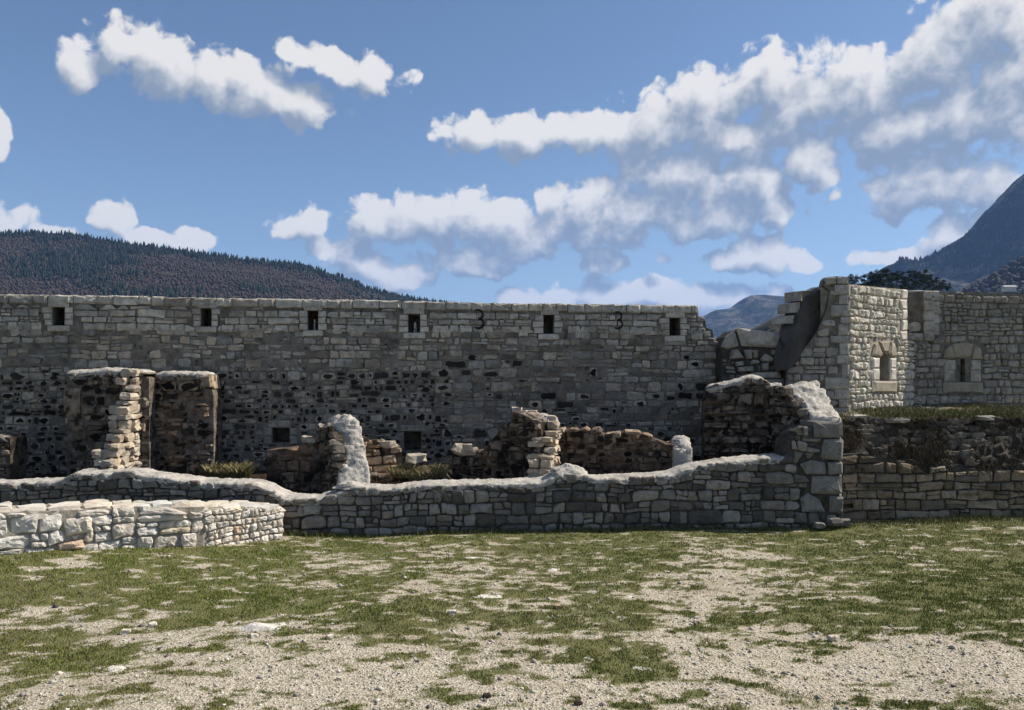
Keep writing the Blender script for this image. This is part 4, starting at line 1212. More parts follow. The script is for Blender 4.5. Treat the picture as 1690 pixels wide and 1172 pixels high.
# ---- retaining wall and earth terrace at the right
def terrace():
    rng = random.Random(61)
    f = f_pit
    root = thing('retaining_wall', 'shaded dry-stone retaining wall under the dark earth bank at right', 'wall', f.xyz(2, 0, -.3))
    out = f.pts([(1376, 900), (1376, 752), (1420, 748), (1470, 758), (1500, 762), (1520, 772), (1560, 768), (1600, 774), (1690, 768), (1860, 768), (1860, 900)])
    out = [(a, max(b, -.15)) for a, b in out]
    if area(out) < 0: out = out[::-1]
    V, Fs = prism(f, out, [], 0, -.5); part('mortar_core', V, Fs, M_FRONTM, root)
    items = []
    bb = bounds(out)
    for q, cut in fit(coursed(rng, bb[0], bb[2], bb[1], bb[3], .135, 2.0, .35, .25, .2), out, [], .3):
        c = centroid(q)
        V, Fs = stone_geo(f, q, rng, .012, rng.uniform(.02, .06), .35, .05, .14, .13)
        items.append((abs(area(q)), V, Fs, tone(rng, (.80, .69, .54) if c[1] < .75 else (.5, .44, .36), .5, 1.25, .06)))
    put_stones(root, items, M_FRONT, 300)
    # the bank: eroded front edge and flat top running back to the bastion
    nu, K = 200, 64
    V = []
    for i in range(nu + 1):
        u = bb[0] - .1 + (bb[2] - bb[0] + .2) * i / nu
        for k in range(K):
            t = k / (K - 1)
            if t < .35:
                s = t / .35
                w = -.02 - .42 * s ** 1.1; z = .72 + .76 * s
            else:
                s = (t - .35) / .65
                w = -.39 - 4.3 * s; z = 1.48 + .05 * s
            q = Vector((u * 1.6, w * 1.6, z * 2))
            d = mnoise.noise(q * 1.3) * .07 + mnoise.noise(q * 3.5) * .045 + mnoise.noise(q * 8) * .035 + mnoise.noise(q * 17) * .025
            fr = max(0, 1 - max(0, t - .33) * 6)
            x, y, zz = f.xyz(u, z + d * (.25 + .5 * fr) * (0 if t < .04 else 1), w + d * 1.1 * fr)
            V.append((x, y, zz))
    Fs = [[i * K + k, (i + 1) * K + k, (i + 1) * K + k + 1, i * K + k + 1] for i in range(nu) for k in range(K - 1)]
    m, nt, N, L, b = nodes_of('bank_earth_and_grass')
    b.inputs['Roughness'].default_value = 1
    geo = N('ShaderNodeNewGeometry'); n = N('ShaderNodeTexNoise'); n.inputs['Scale'].default_value = 7; n.inputs['Detail'].default_value = 7; n.inputs['Roughness'].default_value = .7
    L(geo.outputs['Position'], n.inputs['Vector'])
    e1 = N('ShaderNodeMix'); e1.data_type = 'RGBA'; L(n.outputs['Fac'], e1.inputs[0]); e1.inputs[6].default_value = (.010, .008, .006, 1); e1.inputs[7].default_value = (.085, .064, .045, 1)
    e2 = N('ShaderNodeMix'); e2.data_type = 'RGBA'; L(n.outputs['Fac'], e2.inputs[0]); e2.inputs[6].default_value = (.05, .05, .02, 1); e2.inputs[7].default_value = (.23, .20, .11, 1)
    sx = N('ShaderNodeSeparateXYZ'); L(geo.outputs['Normal'], sx.inputs[0])
    mr = N('ShaderNodeMapRange'); L(sx.outputs[2], mr.inputs['Value']); mr.inputs['From Min'].default_value = .75; mr.inputs['From Max'].default_value = .93
    mx = N('ShaderNodeMix'); mx.data_type = 'RGBA'; L(mr.outputs[0], mx.inputs[0]); L(e1.outputs[2], mx.inputs[6]); L(e2.outputs[2], mx.inputs[7]); L(mx.outputs[2], b.inputs['Base Color'])
    bp = N('ShaderNodeBump'); bp.inputs['Distance'].default_value = .05; L(n.outputs['Fac'], bp.inputs['Height']); L(bp.outputs[0], b.inputs['Normal'])
    o = part('terrace', V, Fs, m, None, None, True); o['kind'] = 'structure'; o['label'] = 'dark eroded earth bank with thin grass on top'
    # stones stuck in the eroded edge
    for i in range(280):
        px, py = rng.uniform(1396, 1720), rng.uniform(692, 772)
        s = rng.uniform(.05, .15)
        c = P(px, py, 11.40 + (772 - py) * .0046 + (px - 1396) * .0008)
        V, Fs = rough_box(rng, c, (1, .1), (-.1, 1), s * 1.5, s, s * .75, .2)
        part('embedded_stone', V, Fs, M_FRONT, o if False else root, tone(rng, (.55, .5, .44), .35, 1.2, .06))
    # a few flat stones along the terrace edge by the tower, and the footing at the corner
    for i, (px, py, Y, s) in enumerate(((1408, 690, 11.9, .3), (1440, 684, 12.4, .2), (1350, 700, 11.6, .1), (1530, 676, 13.9, .22), (1600, 684, 12.6, .25), (1478, 693, 11.8, .24), (1622, 690, 11.9, .2))):
        c = P(px, py, Y); V, Fs = rough_box(rng, c, (1, .2), (-.2, 1), s * 1.4, s, s * .35, .2)
        part('edge_stone', V, Fs, M_FRONT, root, tone(rng, (1, .95, .88)))
    for i, (px, py, Y, s, lab) in enumerate(((1378, 862, 10.75, .15, 'rough footing stone at the foot of the wall corner'), (1393, 862, 10.85, .14, 'outermost small footing stone at the foot of the wall corner'), (1352, 867, 10.7, .11, 'low footing stone left of the wall corner'))):
        c = P(px, py, Y); V, Fs = rough_box(rng, c, (1, .1), (-.1, 1), s * 1.2, s, s * .7, .2)
        o2 = part('footing_stone', V, Fs, M_FRONT, None, tone(rng, (.6, .6, .58))); o2['label'] = lab; o2['category'] = 'stone'; o2['group'] = 'footing stones at the wall corner'
terrace()

# ---- floor of the ruined rooms
def room_floor():
    xs = np.linspace(-12, 4.9, 150); ys = np.linspace(10.3, 14.2, 40)
    X, Y = np.meshgrid(xs, ys)
    lim = 10.35 + .09 * np.clip(X + 3, -5, 9)
    Z = np.where(X < -2.9, .3, .3) + (fbm(X * 1.2, Y * 1.2, 8, 4) - .5) * .25 + .25 * smooth(11.5, 12.8, Y)
    i = np.arange(X.size).reshape(X.shape)
    fs = np.stack([i[:-1, :-1], i[:-1, 1:], i[1:, 1:], i[1:, :-1]], -1).reshape(-1, 4)
    off = f_front
    # keep it behind the face of the front wall
    yf = off.A.y + (X - off.A.x) * off.d.y / off.d.x + .12
    Y = np.maximum(Y, yf)
    o = link('room_floor', mesh_np('room_floor', np.stack([X.ravel(), Y.ravel(), Z.ravel()], 1), fs, M_EARTH, None, True)); o['kind'] = 'structure'
room_floor()

# ------------------------------------------------------------------ grass, gravel, stones
M_GRASS = None
def blade_mat(name, rough=.8):
    m, nt, N, L, b = nodes_of(name)
    at = N('ShaderNodeAttribute'); at.attribute_name = 'Col'
    b.inputs['Roughness'].default_value = rough; b.inputs['Specular IOR Level'].default_value = .15
    L(at.outputs['Color'], b.inputs['Base Color'])
    return m
M_GRASS = blade_mat('grass_blades')
M_PEB = blade_mat('pebbles', .9)

def blades(name, label, X, Y, Z, hgt, width, cols, lean=.7, seed=1):
    r = np.random.default_rng(seed)
    n = len(X)
    a = r.uniform(0, 2 * np.pi, n); la = r.uniform(0, 2 * np.pi, n); le = r.uniform(.15, 1, n) * lean * hgt
    dx, dy = np.cos(a) * width, np.sin(a) * width
    lx, ly = np.cos(la) * le, np.sin(la) * le
    p0 = np.stack([X - dx, Y - dy, Z - .006], 1); p1 = np.stack([X + dx, Y + dy, Z - .006], 1)
    p2 = np.stack([X + lx * .45 + dx * .6, Y + ly * .45 + dy * .6, Z + hgt * .62], 1)
    p3 = np.stack([X + lx, Y + ly, Z + hgt], 1)
    V = np.stack([p0, p1, p2, p3], 1).reshape(-1, 3)
    i = np.arange(n)[:, None] * 4
    Fs = np.concatenate([i + [0, 1, 2], i + [0, 2, 3]], 0)
    C = np.repeat(cols, 4, 0)
    o = link(name, mesh_np(name, V, Fs, M_GRASS, C)); o['kind'] = 'stuff'; o['label'] = label
    return o

def field_points(n, seed):
    r = np.random.default_rng(seed)
    # denser near the eye, where single blades show
    y = 3.6 * (11.6 / 3.6) ** r.uniform(0, 1, n)
    x = r.uniform(-.78, .78, n) * y
    return r, x, y

def in_yard(x, y):
    """on the turf side of the walls"""
    yf = f_front.A.y + (x - f_front.A.x) * f_front.d.y / f_front.d.x - .03
    ok = (y < yf) | (x > 4.75) & (y < 11.35)
    for f in (f_low1, f_low2):
        w = (x - f.A.x) * f.n.x + (y - f.A.y) * f.n.y
        u = (x - f.A.x) * f.d.x + (y - f.A.y) * f.d.y
        ok &= ~((w < .03) & (w > -.56) & (u > -.1) & (u < f.len + .02))
    b = (x < -3.2) & (y > 9.5)
    return ok

def scatter_ground():
    r, x, y = field_points(700000, 3)
    c = grass_cover(x, y)
    clump = fbm(x * 9, y * 9, 55, 2)
    keep = (r.uniform(0, 1, len(x)) < np.clip((c - .12) * 1.25, 0, 1) * (.2 + 1.1 * smooth(.35, .62, clump)) + .015) & in_yard(x, y)
    x, y, c = x[keep], y[keep], c[keep]
    n = len(x)
    lush = fbm(x * .5 + 5, y * .5, 71, 3)
    h = (.007 + .011 * c * r.uniform(.4, 1.3, n)) * (.7 + .8 * fbm(x * 2.2, y * 2.2, 73, 2)) * (.75 + .035 * y)
    t = r.uniform(0, 1, (n, 1)); dry = (r.uniform(0, 1, n) < (.46 - .34 * smooth(.42, .62, lush)))[:, None]
    g = np.array([.095, .118, .022]) * (1 - t) + np.array([.22, .25, .058]) * t
    d = np.array([.16, .135, .065]) * (1 - t) + np.array([.28, .245, .14]) * t
    cols = np.where(dry, d, g)
    blades('grass', 'short worn grass growing in patches over the gravel', x, y, ground_z(x, y), h, .0016 + .00022 * y, cols, .9, 4)
    # pebbles
    r, x, y = field_points(150000, 13)
    c = grass_cover(x, y)
    keep = (r.uniform(0, 1, len(x)) < np.clip(1.05 - c * 1.25, .03, 1) * .62) & in_yard(x, y)
    x, y = x[keep], y[keep]
    n = len(x)
    s = .0032 * np.exp(r.normal(0, .62, n)) * (.75 + .06 * y)
    s = np.clip(s, .002, .03)
    base = np.array([[1, 0, 0], [-1, 0, 0], [0, 1, 0], [0, -1, 0], [0, 0, 1], [0, 0, -1]], float)
    V = base[None] * s[:, None, None] * r.uniform(.6, 1.35, (n, 6, 1)) + r.uniform(-.25, .25, (n, 6, 3)) * s[:, None, None]
    a = r.uniform(0, 6.28, n); ca, sa = np.cos(a)[:, None], np.sin(a)[:, None]
    V = np.stack([V[..., 0] * ca - V[..., 1] * sa, V[..., 0] * sa + V[..., 1] * ca, V[..., 2] * .75], -1)
    V[..., 0] += x[:, None]; V[..., 1] += y[:, None]; V[..., 2] += (ground_z(x, y) + s * .25)[:, None]
    tri = np.array([[0, 2, 4], [2, 1, 4], [1, 3, 4], [3, 0, 4], [2, 0, 5], [1, 2, 5], [3, 1, 5], [0, 3, 5]])
    Fs = (np.arange(n)[:, None, None] * 6 + tri[None]).reshape(-1, 3)
    k = r.uniform(.18, .64, (n, 1)) ; k = np.where(r.uniform(0, 1, (n, 1)) < .12, k * .4, k)
    cols = np.repeat(k * np.array([1, .925, .775]) * (1 + r.uniform(-.05, .05, (n, 3))), 6, 0)
    o = link('gravel', mesh_np('gravel', V.reshape(-1, 3), Fs, M_PEB, cols)); o['kind'] = 'stuff'; o['label'] = 'pale loose gravel on the bare ground'
scatter_ground()

M_OUT = noise_mat('bare_limestone', (.50, .485, .46), (.70, .685, .65), 14, .92, .8, 40, .02, spots=[((.22, .20, .16), 6, .6, .1, .6)])
def outcrop(px, py, wx, wy, hgt, seed, label):
    c = ground_hit(px, py)
    n = 16
    V = []
    for i in range(n + 1):
        for j in range(n + 1):
            a, b = i / n * 2 - 1, j / n * 2 - 1
            x, y = c.x + a * wx, c.y + b * wy
            q = Vector((x * 4, y * 4, seed))
            e = 1 - (a * a + b * b) ** .5 * (1 + .55 * mnoise.noise(q * .9))
            z = hgt * (min(1, max(-.6, e * 1.6)) * (.75 + .5 * mnoise.noise(q * 1.4))) + .012 * mnoise.noise(q * 3.5) + .006 * mnoise.noise(q * 9)
            V.append((x, y, float(ground_z(x, y)) + z - .012))
    Fs = [[i * (n + 1) + j, (i + 1) * (n + 1) + j, (i + 1) * (n + 1) + j + 1, i * (n + 1) + j + 1] for i in range(n) for j in range(n)]
    o = part('rock_outcrop', V, Fs, M_OUT, None, None, False); o['label'] = label; o['category'] = 'rock'; o['group'] = 'white bedrock showing through the turf'

for k, (px, py, wx, wy, h, lab) in enumerate((
        (432, 1036, .26, .16, .045, 'largest white bedrock patch, left of centre in the gravel'), (190, 1104, .10, .09, .03, 'small bright white rock patch beside the lush grass at lower left'),
        (800, 984, .24, .08, .025, 'flat white rock strip in the grass near the middle'), (915, 940, .12, .1, .03, 'small white rock patch in the turf below the mortar mound'), (785, 921, .24, .1, .02, 'long pale rock strip close to the ruined wall'),
        (963, 1088, .10, .07, .022, 'white rock ledge at the edge of grass, left one of a pair'), (1062, 1104, .1, .05, .022, 'white rock ledge at the edge of grass, right one of a pair'), (1040, 985, .06, .05, .02, 'small white rock in turf right of the middle'))):
    outcrop(px, py, wx, wy, h, 3.1 * k, lab)
def ground_stones():
    rng = random.Random(8)
    lst = [(920, 1004, .05, (.62, .5, .36), 'squarish tan stone on the turf right of the middle'), (804, 1151, .035, (.06, .05, .045), 'small dark round stone in the gravel near the bottom edge'), (954, 1163, .035, (.08, .06, .05), 'small dark stone at the bottom edge right of the other dark one'),
           (746, 1014, .05, (1, .98, .94), 'small white stone in the grass left of the tan stone'), (252, 1034, .05, (1, .98, .95), 'small white stone left of the largest bedrock patch'), (208, 1046, .05, (.95, .93, .9), 'small white stone near the left gravel patch'), (545, 1054, .04, (1, .98, .95), 'small white stone right of the largest bedrock patch'),
           (560, 1122, .03, (.9, .87, .8), 'pale stone in lower gravel left of the middle'), (1375, 1057, .06, (.9, .87, .8), 'flat pale stone in the right gravel'), (1150, 1021, .03, (1, .98, .95), 'tiny white stone in gravel right of the turf tongue'), (420, 1052, .04, (1, .98, .95), 'white stone just below the largest bedrock patch')]
    for px, py, s, c, lab in lst:
        g = ground_hit(px, py)
        V, Fs = rough_box(rng, (g.x, g.y, float(ground_z(g.x, g.y)) + s * .28), (1, .3), (-.3, 1), s * 1.25, s, s * .8, .2)
        o = part('loose_stone', V, Fs, M_PALE, None, c); o['label'] = lab; o['category'] = 'stone'; o['group'] = 'loose stones on the turf'
ground_stones()

def tufts():
    r = np.random.default_rng(40)
    spots = [(378, 772, 11.5, .32, .12, .2, 'dry grass clump by the right foot of the tall partition'), (690, 770, 11.55, .42, .25, .15, 'dry grass clump on the stone bench below the square opening')]
    for k, (px, py, Y, rx, ry, h, lab) in enumerate(spots):
        c = P(px, py + 12, Y)
        n = 5000
        a, q = r.uniform(0, 6.28, n), np.sqrt(r.uniform(0, 1, n))
        x, y = c.x + np.cos(a) * q * rx, c.y + np.sin(a) * q * ry
        t = r.uniform(0, 1, (n, 1))
        cols = np.array([.08, .08, .03]) * (1 - t) + np.array([.36, .29, .15]) * t
        o = blades('dry_grass_clump', lab, x, y, np.full(n, c.z - .03), r.uniform(.15, 1.0, n) ** 1.4 * h * (.5 + fbm(x * 9, y * 9, 3, 2)), .002, cols, 1.0, 50 + k)
        del o['kind']; o['category'] = 'grass clump'
    # thin grass on the terrace
    n = 26000
    f = f_pit
    u, w = r.uniform(0, 5.2, n), -.3 - 3.3 * r.uniform(0, 1, n) ** 1.3
    x, y = f.A.x + f.d.x * u + f.n.x * w, f.A.y + f.d.y * u + f.n.y * w
    keep = fbm(x * 1.5, y * 1.5, 91, 3) > .42
    w2 = (x - f_lit.A.x) * f_lit.n.x + (y - f_lit.A.y) * f_lit.n.y
    keep &= w2 > .02
    x, y = x[keep], y[keep]; n = len(x)
    t = r.uniform(0, 1, (n, 1))
    cols = np.where(r.uniform(0, 1, (n, 1)) < .5, np.array([.07, .085, .025]) * (.6 + t), np.array([.22, .18, .09]) * (.6 + .7 * t))
    blades('terrace_grass', 'thin dry grass along the top of the earth bank', x, y, np.full(n, 1.46) + .05 * r.uniform(0, 1, n), r.uniform(.03, .10, n), .004, cols, 1.0, 61)
    # longer grass at the foot of the walls
    n = 9000
    u = r.uniform(-.2, f_front.len + 3.6, n); w = .02 + .16 * r.uniform(0, 1, n) ** 1.6
    x, y = f_front.A.x + f_front.d.x * u + f_front.n.x * w, f_front.A.y + f_front.d.y * u + f_front.n.y * w
    y = np.where(x > 4.75, y + .35 * r.uniform(0, 1, n), y)
    t = r.uniform(0, 1, (n, 1))
    cols = np.array([.05, .065, .018]) * (1 - t) + np.array([.19, .18, .07]) * t
    blades('wall_foot_grass', 'uneven grass along the foot of the dark rubble wall', x, y, ground_z(x, y), r.uniform(.02, .075, n) * (.4 + fbm(u * 2, u * 0, 95, 2)), .004, cols, .8, 62)
tufts()

def bank_roots():
    r = np.random.default_rng(77)
    n = 9000
    f = f_pit
    u = r.uniform(0, 4.9, n); q = r.uniform(0, 1, n)
    w = .0 - .42 * q ** 1.1 + .05; z = .78 + .72 * q
    keep = fbm(u * 3, z * 4, 12, 3) > .47
    u, w, z = u[keep], w[keep], z[keep]; n = len(u)
    x, y = f.A.x + f.d.x * u + f.n.x * w, f.A.y + f.d.y * u + f.n.y * w
    t = r.uniform(0, 1, (n, 1))
    cols = np.array([.02, .016, .011]) * (1 - t) + np.array([.13, .10, .06]) * t
    blades('bank_roots', 'dead roots and stalks hanging over the dark earth bank', x, y, z, -r.uniform(.04, .16, n), .003, cols, .9, 78)
bank_roots()

# ------------------------------------------------------------------ hills, wood and far things
def hill(name, label, pts, Y, front, back, mat, seed, amp, nx=160, nt=36, power=1.25, rug=1.0, drop=0, crag=0):
    px = np.array([p[0] for p in pts], float); py = np.array([p[1] for p in pts], float)
    xs_ = (px - CX) / F * Y; zs_ = ZC + (YH - py) / F * Y - drop
    def height(x, t):
        top = np.interp(x, xs_, zs_) + crag * ((fbm(x / 190, t * 0 + 3, seed + 5, 5) - .5) + .6 * (np.abs(fbm(x / 60, t * 6, seed + 6, 4) - .5)))
        s = np.where(t < 0, 1 - np.abs(t) ** power, 1 - np.abs(t) ** 1.5)
        nn = (fbm(x / amp, t * front / amp + seed, seed, 5) - .5) * 2
        rid = np.clip(np.abs(t) * 4, .12, 1) * (1 - np.abs(t)) ** .5
        return top * s + nn * amp * .2 * rug * rid - 2
    x = np.linspace(xs_[0], xs_[-1], nx); t = np.concatenate([np.linspace(-1, 0, nt), np.linspace(0, 1, nt // 3)[1:]])
    X, T = np.meshgrid(x, t)
    Yv = np.where(T < 0, Y + T * front, Y + T * back)
    Z = height(X, T)
    i = np.arange(X.size).reshape(X.shape)
    fs = np.stack([i[:-1, :-1], i[:-1, 1:], i[1:, 1:], i[1:, :-1]], -1).reshape(-1, 4)
    o = link(name, mesh_np(name, np.stack([X.ravel(), Yv.ravel(), Z.ravel()], 1), fs, mat, None, True)); o['kind'] = 'structure'; o['label'] = label
    return height, xs_

M_HILL = noise_mat('winter_woodland', (.032, .025, .022), (.065, .05, .043), .03, 1, 1, .12, 6)
M_ROCKH = noise_mat('rocky_mountain', (.012, .017, .012), (.115, .108, .092), .011, 1, 1, .03, 40, lo=.46, hi=.62)
M_HILL2 = noise_mat('scrub_hillside', (.055, .050, .03), (.13, .115, .075), .09, 1, .8, .4, 2, spots=[((.36, .34, .30), .12, .60, .06, .9)])
LH = [(-900, 420), (-500, 395), (-200, 384), (0, 382), (60, 381), (110, 383), (200, 398), (300, 410), (400, 424), (500, 434), (530, 444), (570, 456), (610, 472), (650, 484), (700, 493), (760, 503), (860, 530), (960, 600)]
hh, hx = hill('left_hill', 'long brown wooded hill behind the fortress wall', LH, 2000, 1300, 900, M_HILL, 4, 260, 240, 70, .8, .8, 8)
MOUNT = hill('mountain', 'steep dark rocky mountain rising at the right edge', [(1380, 600), (1440, 480), (1478, 446), (1490, 434), (1512, 430), (1535, 424), (1560, 412), (1585, 402), (1600, 388), (1632, 374), (1645, 366), (1652, 345), (1672, 325), (1690, 306), (1800, 215), (2000, 120), (2400, 180), (2900, 420)], 3200, 1500, 1500, M_ROCKH, 7, 300, 420, 80, .8, 2.2, 0, 85)
hill('far_hill', 'hazy blue hill seen through the breach in the wall', [(1050, 600), (1120, 545), (1165, 522), (1182, 512), (1200, 510), (1212, 507), (1228, 493), (1240, 488), (1262, 487), (1290, 489), (1312, 491), (1360, 505), (1450, 540), (1560, 600)], 5200, 2000, 1500, M_ROCKH, 9, 420, 200, 40, .85, .8)
hill('scrub_slope', 'scrubby rocky slope just beyond the breach', [(1180, 606), (1225, 578), (1250, 548), (1262, 532), (1280, 518), (1298, 508), (1318, 500), (1350, 490), (1420, 480), (1500, 500), (1620, 600)], 420, 160, 150, M_HILL2, 12, 40, 120, 36, .9, .8)
hh2, hx2 = hill('right_slope', 'lower wooded slope in front of the mountain', [(1480, 600), (1560, 500), (1600, 480), (1640, 456), (1690, 430), (1760, 405), (1900, 380), (2200, 420), (2600, 560)], 1500, 700, 600, M_HILL, 14, 150, 150, 40, .85, .7)
hh3, hx3 = hill('wooded_mound', 'mound carrying the pine grove behind the bastion', [(1300, 606), (1360, 540), (1400, 498), (1450, 488), (1520, 486), (1580, 490), (1680, 520), (1800, 600)], 250, 60, 90, M_HILL2, 16, 25, 60, 20, 1.2, .4)

def far_wood(name, label, height, Y, front, xr, n, seed, sizes, conif, thr):
    r = np.random.default_rng(seed)
    x = r.uniform(*xr, n); t = -r.uniform(0, 1, n) ** 1.5 * .75
    m = fbm(x / 170, t * front / 110, seed, 4)
    keep = thr(x, t, m, r)
    x, t = x[keep], t[keep]; n = len(x)
    z = height(x, t); y = Y + t * front
    s = r.uniform(*sizes, n)
    ring = 5
    a = np.arange(ring) / ring * 2 * np.pi
    if conif:
        prof = [(.19, .05), (.15, .35), (.09, .7)]; tip = 1.0
    else:
        prof = [(.2, .15), (.42, .45), (.28, .8)]; tip = .95
    vs = []
    for rad, hz in prof:
        jr = r.uniform(.7, 1.3, (n, ring)) * rad * s[:, None]
        ph = r.uniform(0, 6.28, (n, 1)) * 0 + a[None]
        vs.append(np.stack([x[:, None] + np.cos(ph) * jr, y[:, None] + np.sin(ph) * jr, z[:, None] + hz * s[:, None] * r.uniform(.9, 1.1, (n, ring))], -1))
    top = np.stack([x, y, z + tip * s], -1)[:, None]
    V = np.concatenate(vs + [top], 1); k = V.shape[1]
    tri = []
    for l in range(len(prof) - 1):
        for q in range(ring):
            A, B = l * ring + q, l * ring + (q + 1) % ring
            tri += [[A, B, B + ring], [A, B + ring, A + ring]]
    l = len(prof) - 1
    tri += [[l * ring + q, l * ring + (q + 1) % ring, k - 1] for q in range(ring)]
    Fs = (np.arange(n)[:, None, None] * k + np.array(tri)[None]).reshape(-1, 3)
    q = r.uniform(.65, 1.35, (n, 1))
    c = (np.array([.012, .022, .014]) if conif else np.array([.050, .039, .030])) * q
    o = link(name, mesh_np(name, V.reshape(-1, 3), Fs, M_GRASS, np.repeat(c, k, 0))); o['kind'] = 'stuff'; o['label'] = label

far_wood('spruce_wood', 'dark spruces along the crest of the brown hill', hh, 2000, 1300, (-1950, 60), 22000, 5, (9, 19), True,
         lambda x, t, m, r: (m > .36 + .75 * np.abs(t) + .2 * smooth(-600, -300, x) * (np.abs(t) > .03)) | ((np.abs(t) < .018) & (x < -520) & (r.uniform(0, 1, len(x)) < .9)))
far_wood('bare_wood', 'bare brown deciduous wood on the slope of the hill', hh, 2000, 1300, (-1950, 60), 40000, 6, (4, 8), False, lambda x, t, m, r: m > .0)
hhm, _ = MOUNT
far_wood('mountain_wood', 'dark scattered trees clinging to the steep mountain', hhm, 3200, 1500, (1560, 2250), 9000, 19, (10, 24), True, lambda x, t, m, r: (m > .46) | (np.abs(t) < .012))
far_wood('slope_wood', 'dark scattered wood on the lower right slope', hh2, 1500, 700, (760, 1500), 5000, 9, (8, 16), False, lambda x, t, m, r: m > .3)

M_BARK = noise_mat('pine_bark', (.05, .035, .025), (.10, .07, .05), 8, .95, .4)
def pine_meshes(seed):
    r = np.random.default_rng(seed)
    H = r.uniform(10.5, 14)
    # trunk with limbs
    V, Fs = [], []
    def tube(a, b, r0, r1):
        d = (b - a).normalized(); s = d.orthogonal().normalized(); q = d.cross(s); k = len(V)
        for (c, rad) in ((a, r0), (b, r1)):
            for j in range(6):
                th = j / 6 * 6.283; V.append(tuple(c + s * math.cos(th) * rad + q * math.sin(th) * rad))
        for j in range(6): Fs.append([k + j, k + (j + 1) % 6, k + 6 + (j + 1) % 6, k + 6 + j])
    p = Vector((0, 0, -1)); rad = .24
    pts = []
    for i in range(1, 7):
        q = Vector((r.uniform(-.2, .2), r.uniform(-.2, .2), H * i / 6 * .96)); tube(p, q, rad, rad * .8); p = q; rad *= .8; pts.append(q)
    clumps = []
    for i in range(26):
        z = H * r.uniform(.32, .98); a = r.uniform(0, 6.28); L_ = (H - z) * .30 + .7; L_ *= r.uniform(.6, 1.15)
        e = Vector((math.cos(a) * L_, math.sin(a) * L_, z + r.uniform(-.1, .5)))
        tube(Vector((0, 0, z - .3)), e, .05, .02); clumps += [(e, .75), (e * .6 + Vector((0, 0, z * .4)), .65)]
    clumps.append((Vector((0, 0, H)), .5))
    tm = mesh_py('trunk', V, Fs, M_BARK)
    n = 70
    LV, LC = [], []
    for c, rr in clumps:
        d = r.normal(0, 1, (n, 3)); d /= np.linalg.norm(d, axis=1)[:, None]
        d *= (r.uniform(.2, 1, n) ** .5)[:, None] * rr * np.array([1.15, 1.15, .62])
        ctr = d + np.array(c)
        o1, o2 = r.normal(0, .14, (n, 3)), r.normal(0, .14, (n, 3))
        LV.append(np.stack([ctr, ctr + o1, ctr + o2], 1).reshape(-1, 3))
        LC.append(np.repeat(np.array([.022, .034, .017]) * r.uniform(.6, 1.7, (n, 1)), 3, 0))
    LV = np.concatenate(LV); LC = np.concatenate(LC)
    cm = mesh_np('crown', LV, np.arange(len(LV)).reshape(-1, 3), M_GRASS, LC)
    return tm, cm
def grove():
    rng = random.Random(3)
    kinds = [pine_meshes(s) for s in (1, 2, 3, 4)]
    xs = [1368, 1404, 1416, 1427, 1437, 1446, 1455, 1463, 1472, 1481, 1490, 1500, 1509, 1518, 1527, 1536, 1546, 1556, 1566]
    tops = [462, 455, 458, 456, 450, 449, 446, 447, 451, 449, 450, 449, 448, 452, 446, 455, 459, 464, 469]
    for i, (px, ty) in enumerate(zip(xs, tops)):
        Y = 250 + rng.uniform(-14, 10)
        x = (px - CX) / F * Y
        zb = float(hh3(np.array([x]), np.array([(Y - 250) / (60 if Y < 250 else 90)]))[0])
        tm, cm = kinds[i % 4]
        zt = ZC + (YH - ty) / F * Y
        H = max(v.co.z for v in tm.vertices)
        s = max(.35, (zt - zb) / H)
        o = thing('pine_tree', 'dark pine in the grove behind the top of the bastion wall', 'tree', (x, Y, zb), 'pines in the grove behind the bastion')
        if i == 0: o['label'] = 'single dark treetop showing beside the leaning vault slab'
        o.scale = (s * rng.uniform(.85, 1.1),) * 2 + (s,); o.rotation_euler.z = rng.uniform(0, 6)
        for nm, me in (('trunk', tm), ('crown', cm)):
            c = bpy.data.objects.new(nm, me); COL.objects.link(c); c.parent = o
grove()

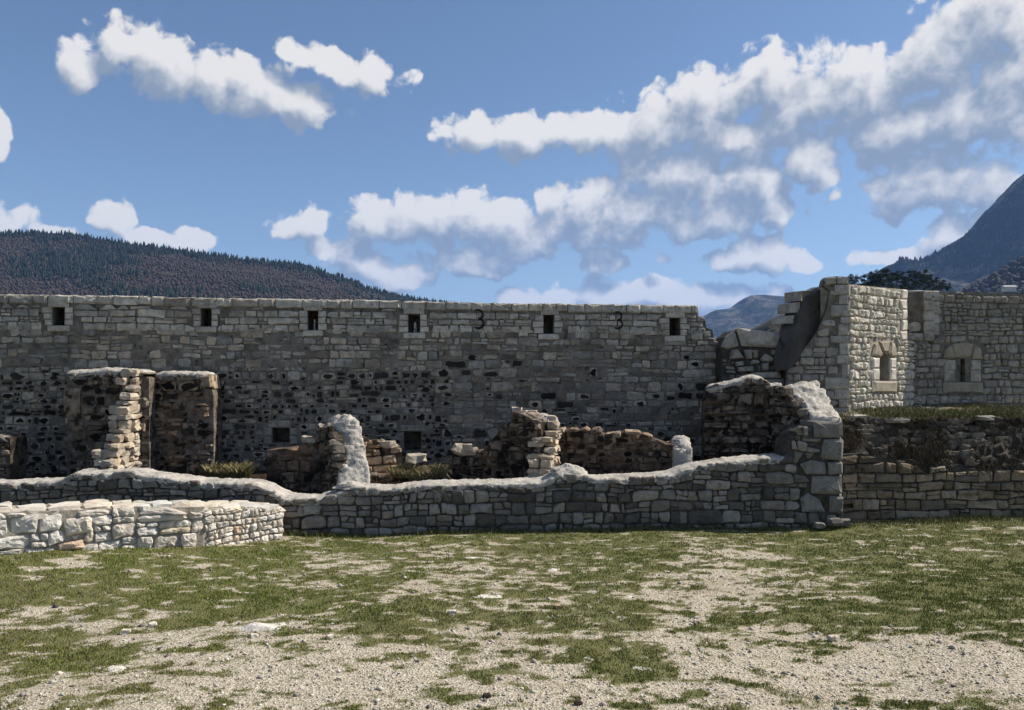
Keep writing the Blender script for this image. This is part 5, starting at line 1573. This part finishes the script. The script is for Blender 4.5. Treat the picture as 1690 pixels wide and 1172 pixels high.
def far_house():
    Y = 1180.0
    w = P(1665, 473, Y); e = thing('far_house', 'tiny white-roofed house on the far right slope', 'house', (w.x, w.y, w.z - 8))
    M_W = noise_mat('far_plaster', (.45, .44, .42), (.55, .54, .52), .3, .9, 0)
    M_R = noise_mat('far_roof', (.3, .3, .3), (.4, .4, .4), .3, .8, 0)
    x0, x1, y0, y1, z0, z1 = w.x - 9, w.x + 9, Y - 4, Y + 4, w.z - 8, w.z - 1
    V = [(x, y, z) for z in (z0, z1) for (x, y) in ((x0, y0), (x1, y0), (x1, y1), (x0, y1))]
    part('wall', V, [[0, 1, 5, 4], [1, 2, 6, 5], [2, 3, 7, 6], [3, 0, 4, 7], [3, 2, 1, 0]], M_W, e)
    V = [(x0 - 1, y0 - 1, z1), (x1 + 1, y0 - 1, z1), (x1 + 1, y1 + 1, z1), (x0 - 1, y1 + 1, z1), (x0 - 1, Y, z1 + 3), (x1 + 1, Y, z1 + 3)]
    part('roof', V, [[0, 1, 5, 4], [2, 3, 4, 5], [1, 2, 5], [3, 0, 4], [3, 2, 1, 0]], M_R, e)
far_house()

# ------------------------------------------------------------------ haze
def haze():
    m = bpy.data.materials.new('haze'); m.use_nodes = True
    nt = m.node_tree; nt.nodes.clear()
    out = nt.nodes.new('ShaderNodeOutputMaterial'); v = nt.nodes.new('ShaderNodeVolumePrincipled')
    v.inputs['Color'].default_value = (.28, .50, 1.0, 1); v.inputs['Density'].default_value = HAZE
    v.inputs['Anisotropy'].default_value = .1
    nt.links.new(v.outputs[0], out.inputs['Volume'])
    x, y0, y1, z0, z1 = 15500, -15000, 15500, -8, 1500
    V = [(a, b, c) for c in (z0, z1) for (a, b) in ((-x, y0), (x, y0), (x, y1), (-x, y1))]
    me = mesh_py('haze', V, [[0, 3, 2, 1], [4, 5, 6, 7], [0, 1, 5, 4], [1, 2, 6, 5], [2, 3, 7, 6], [3, 0, 4, 7]], m)
    o = link('haze', me); o['kind'] = 'stuff'; o['label'] = 'thin blue air between here and the hills'
HAZE = 5.0e-5
haze()
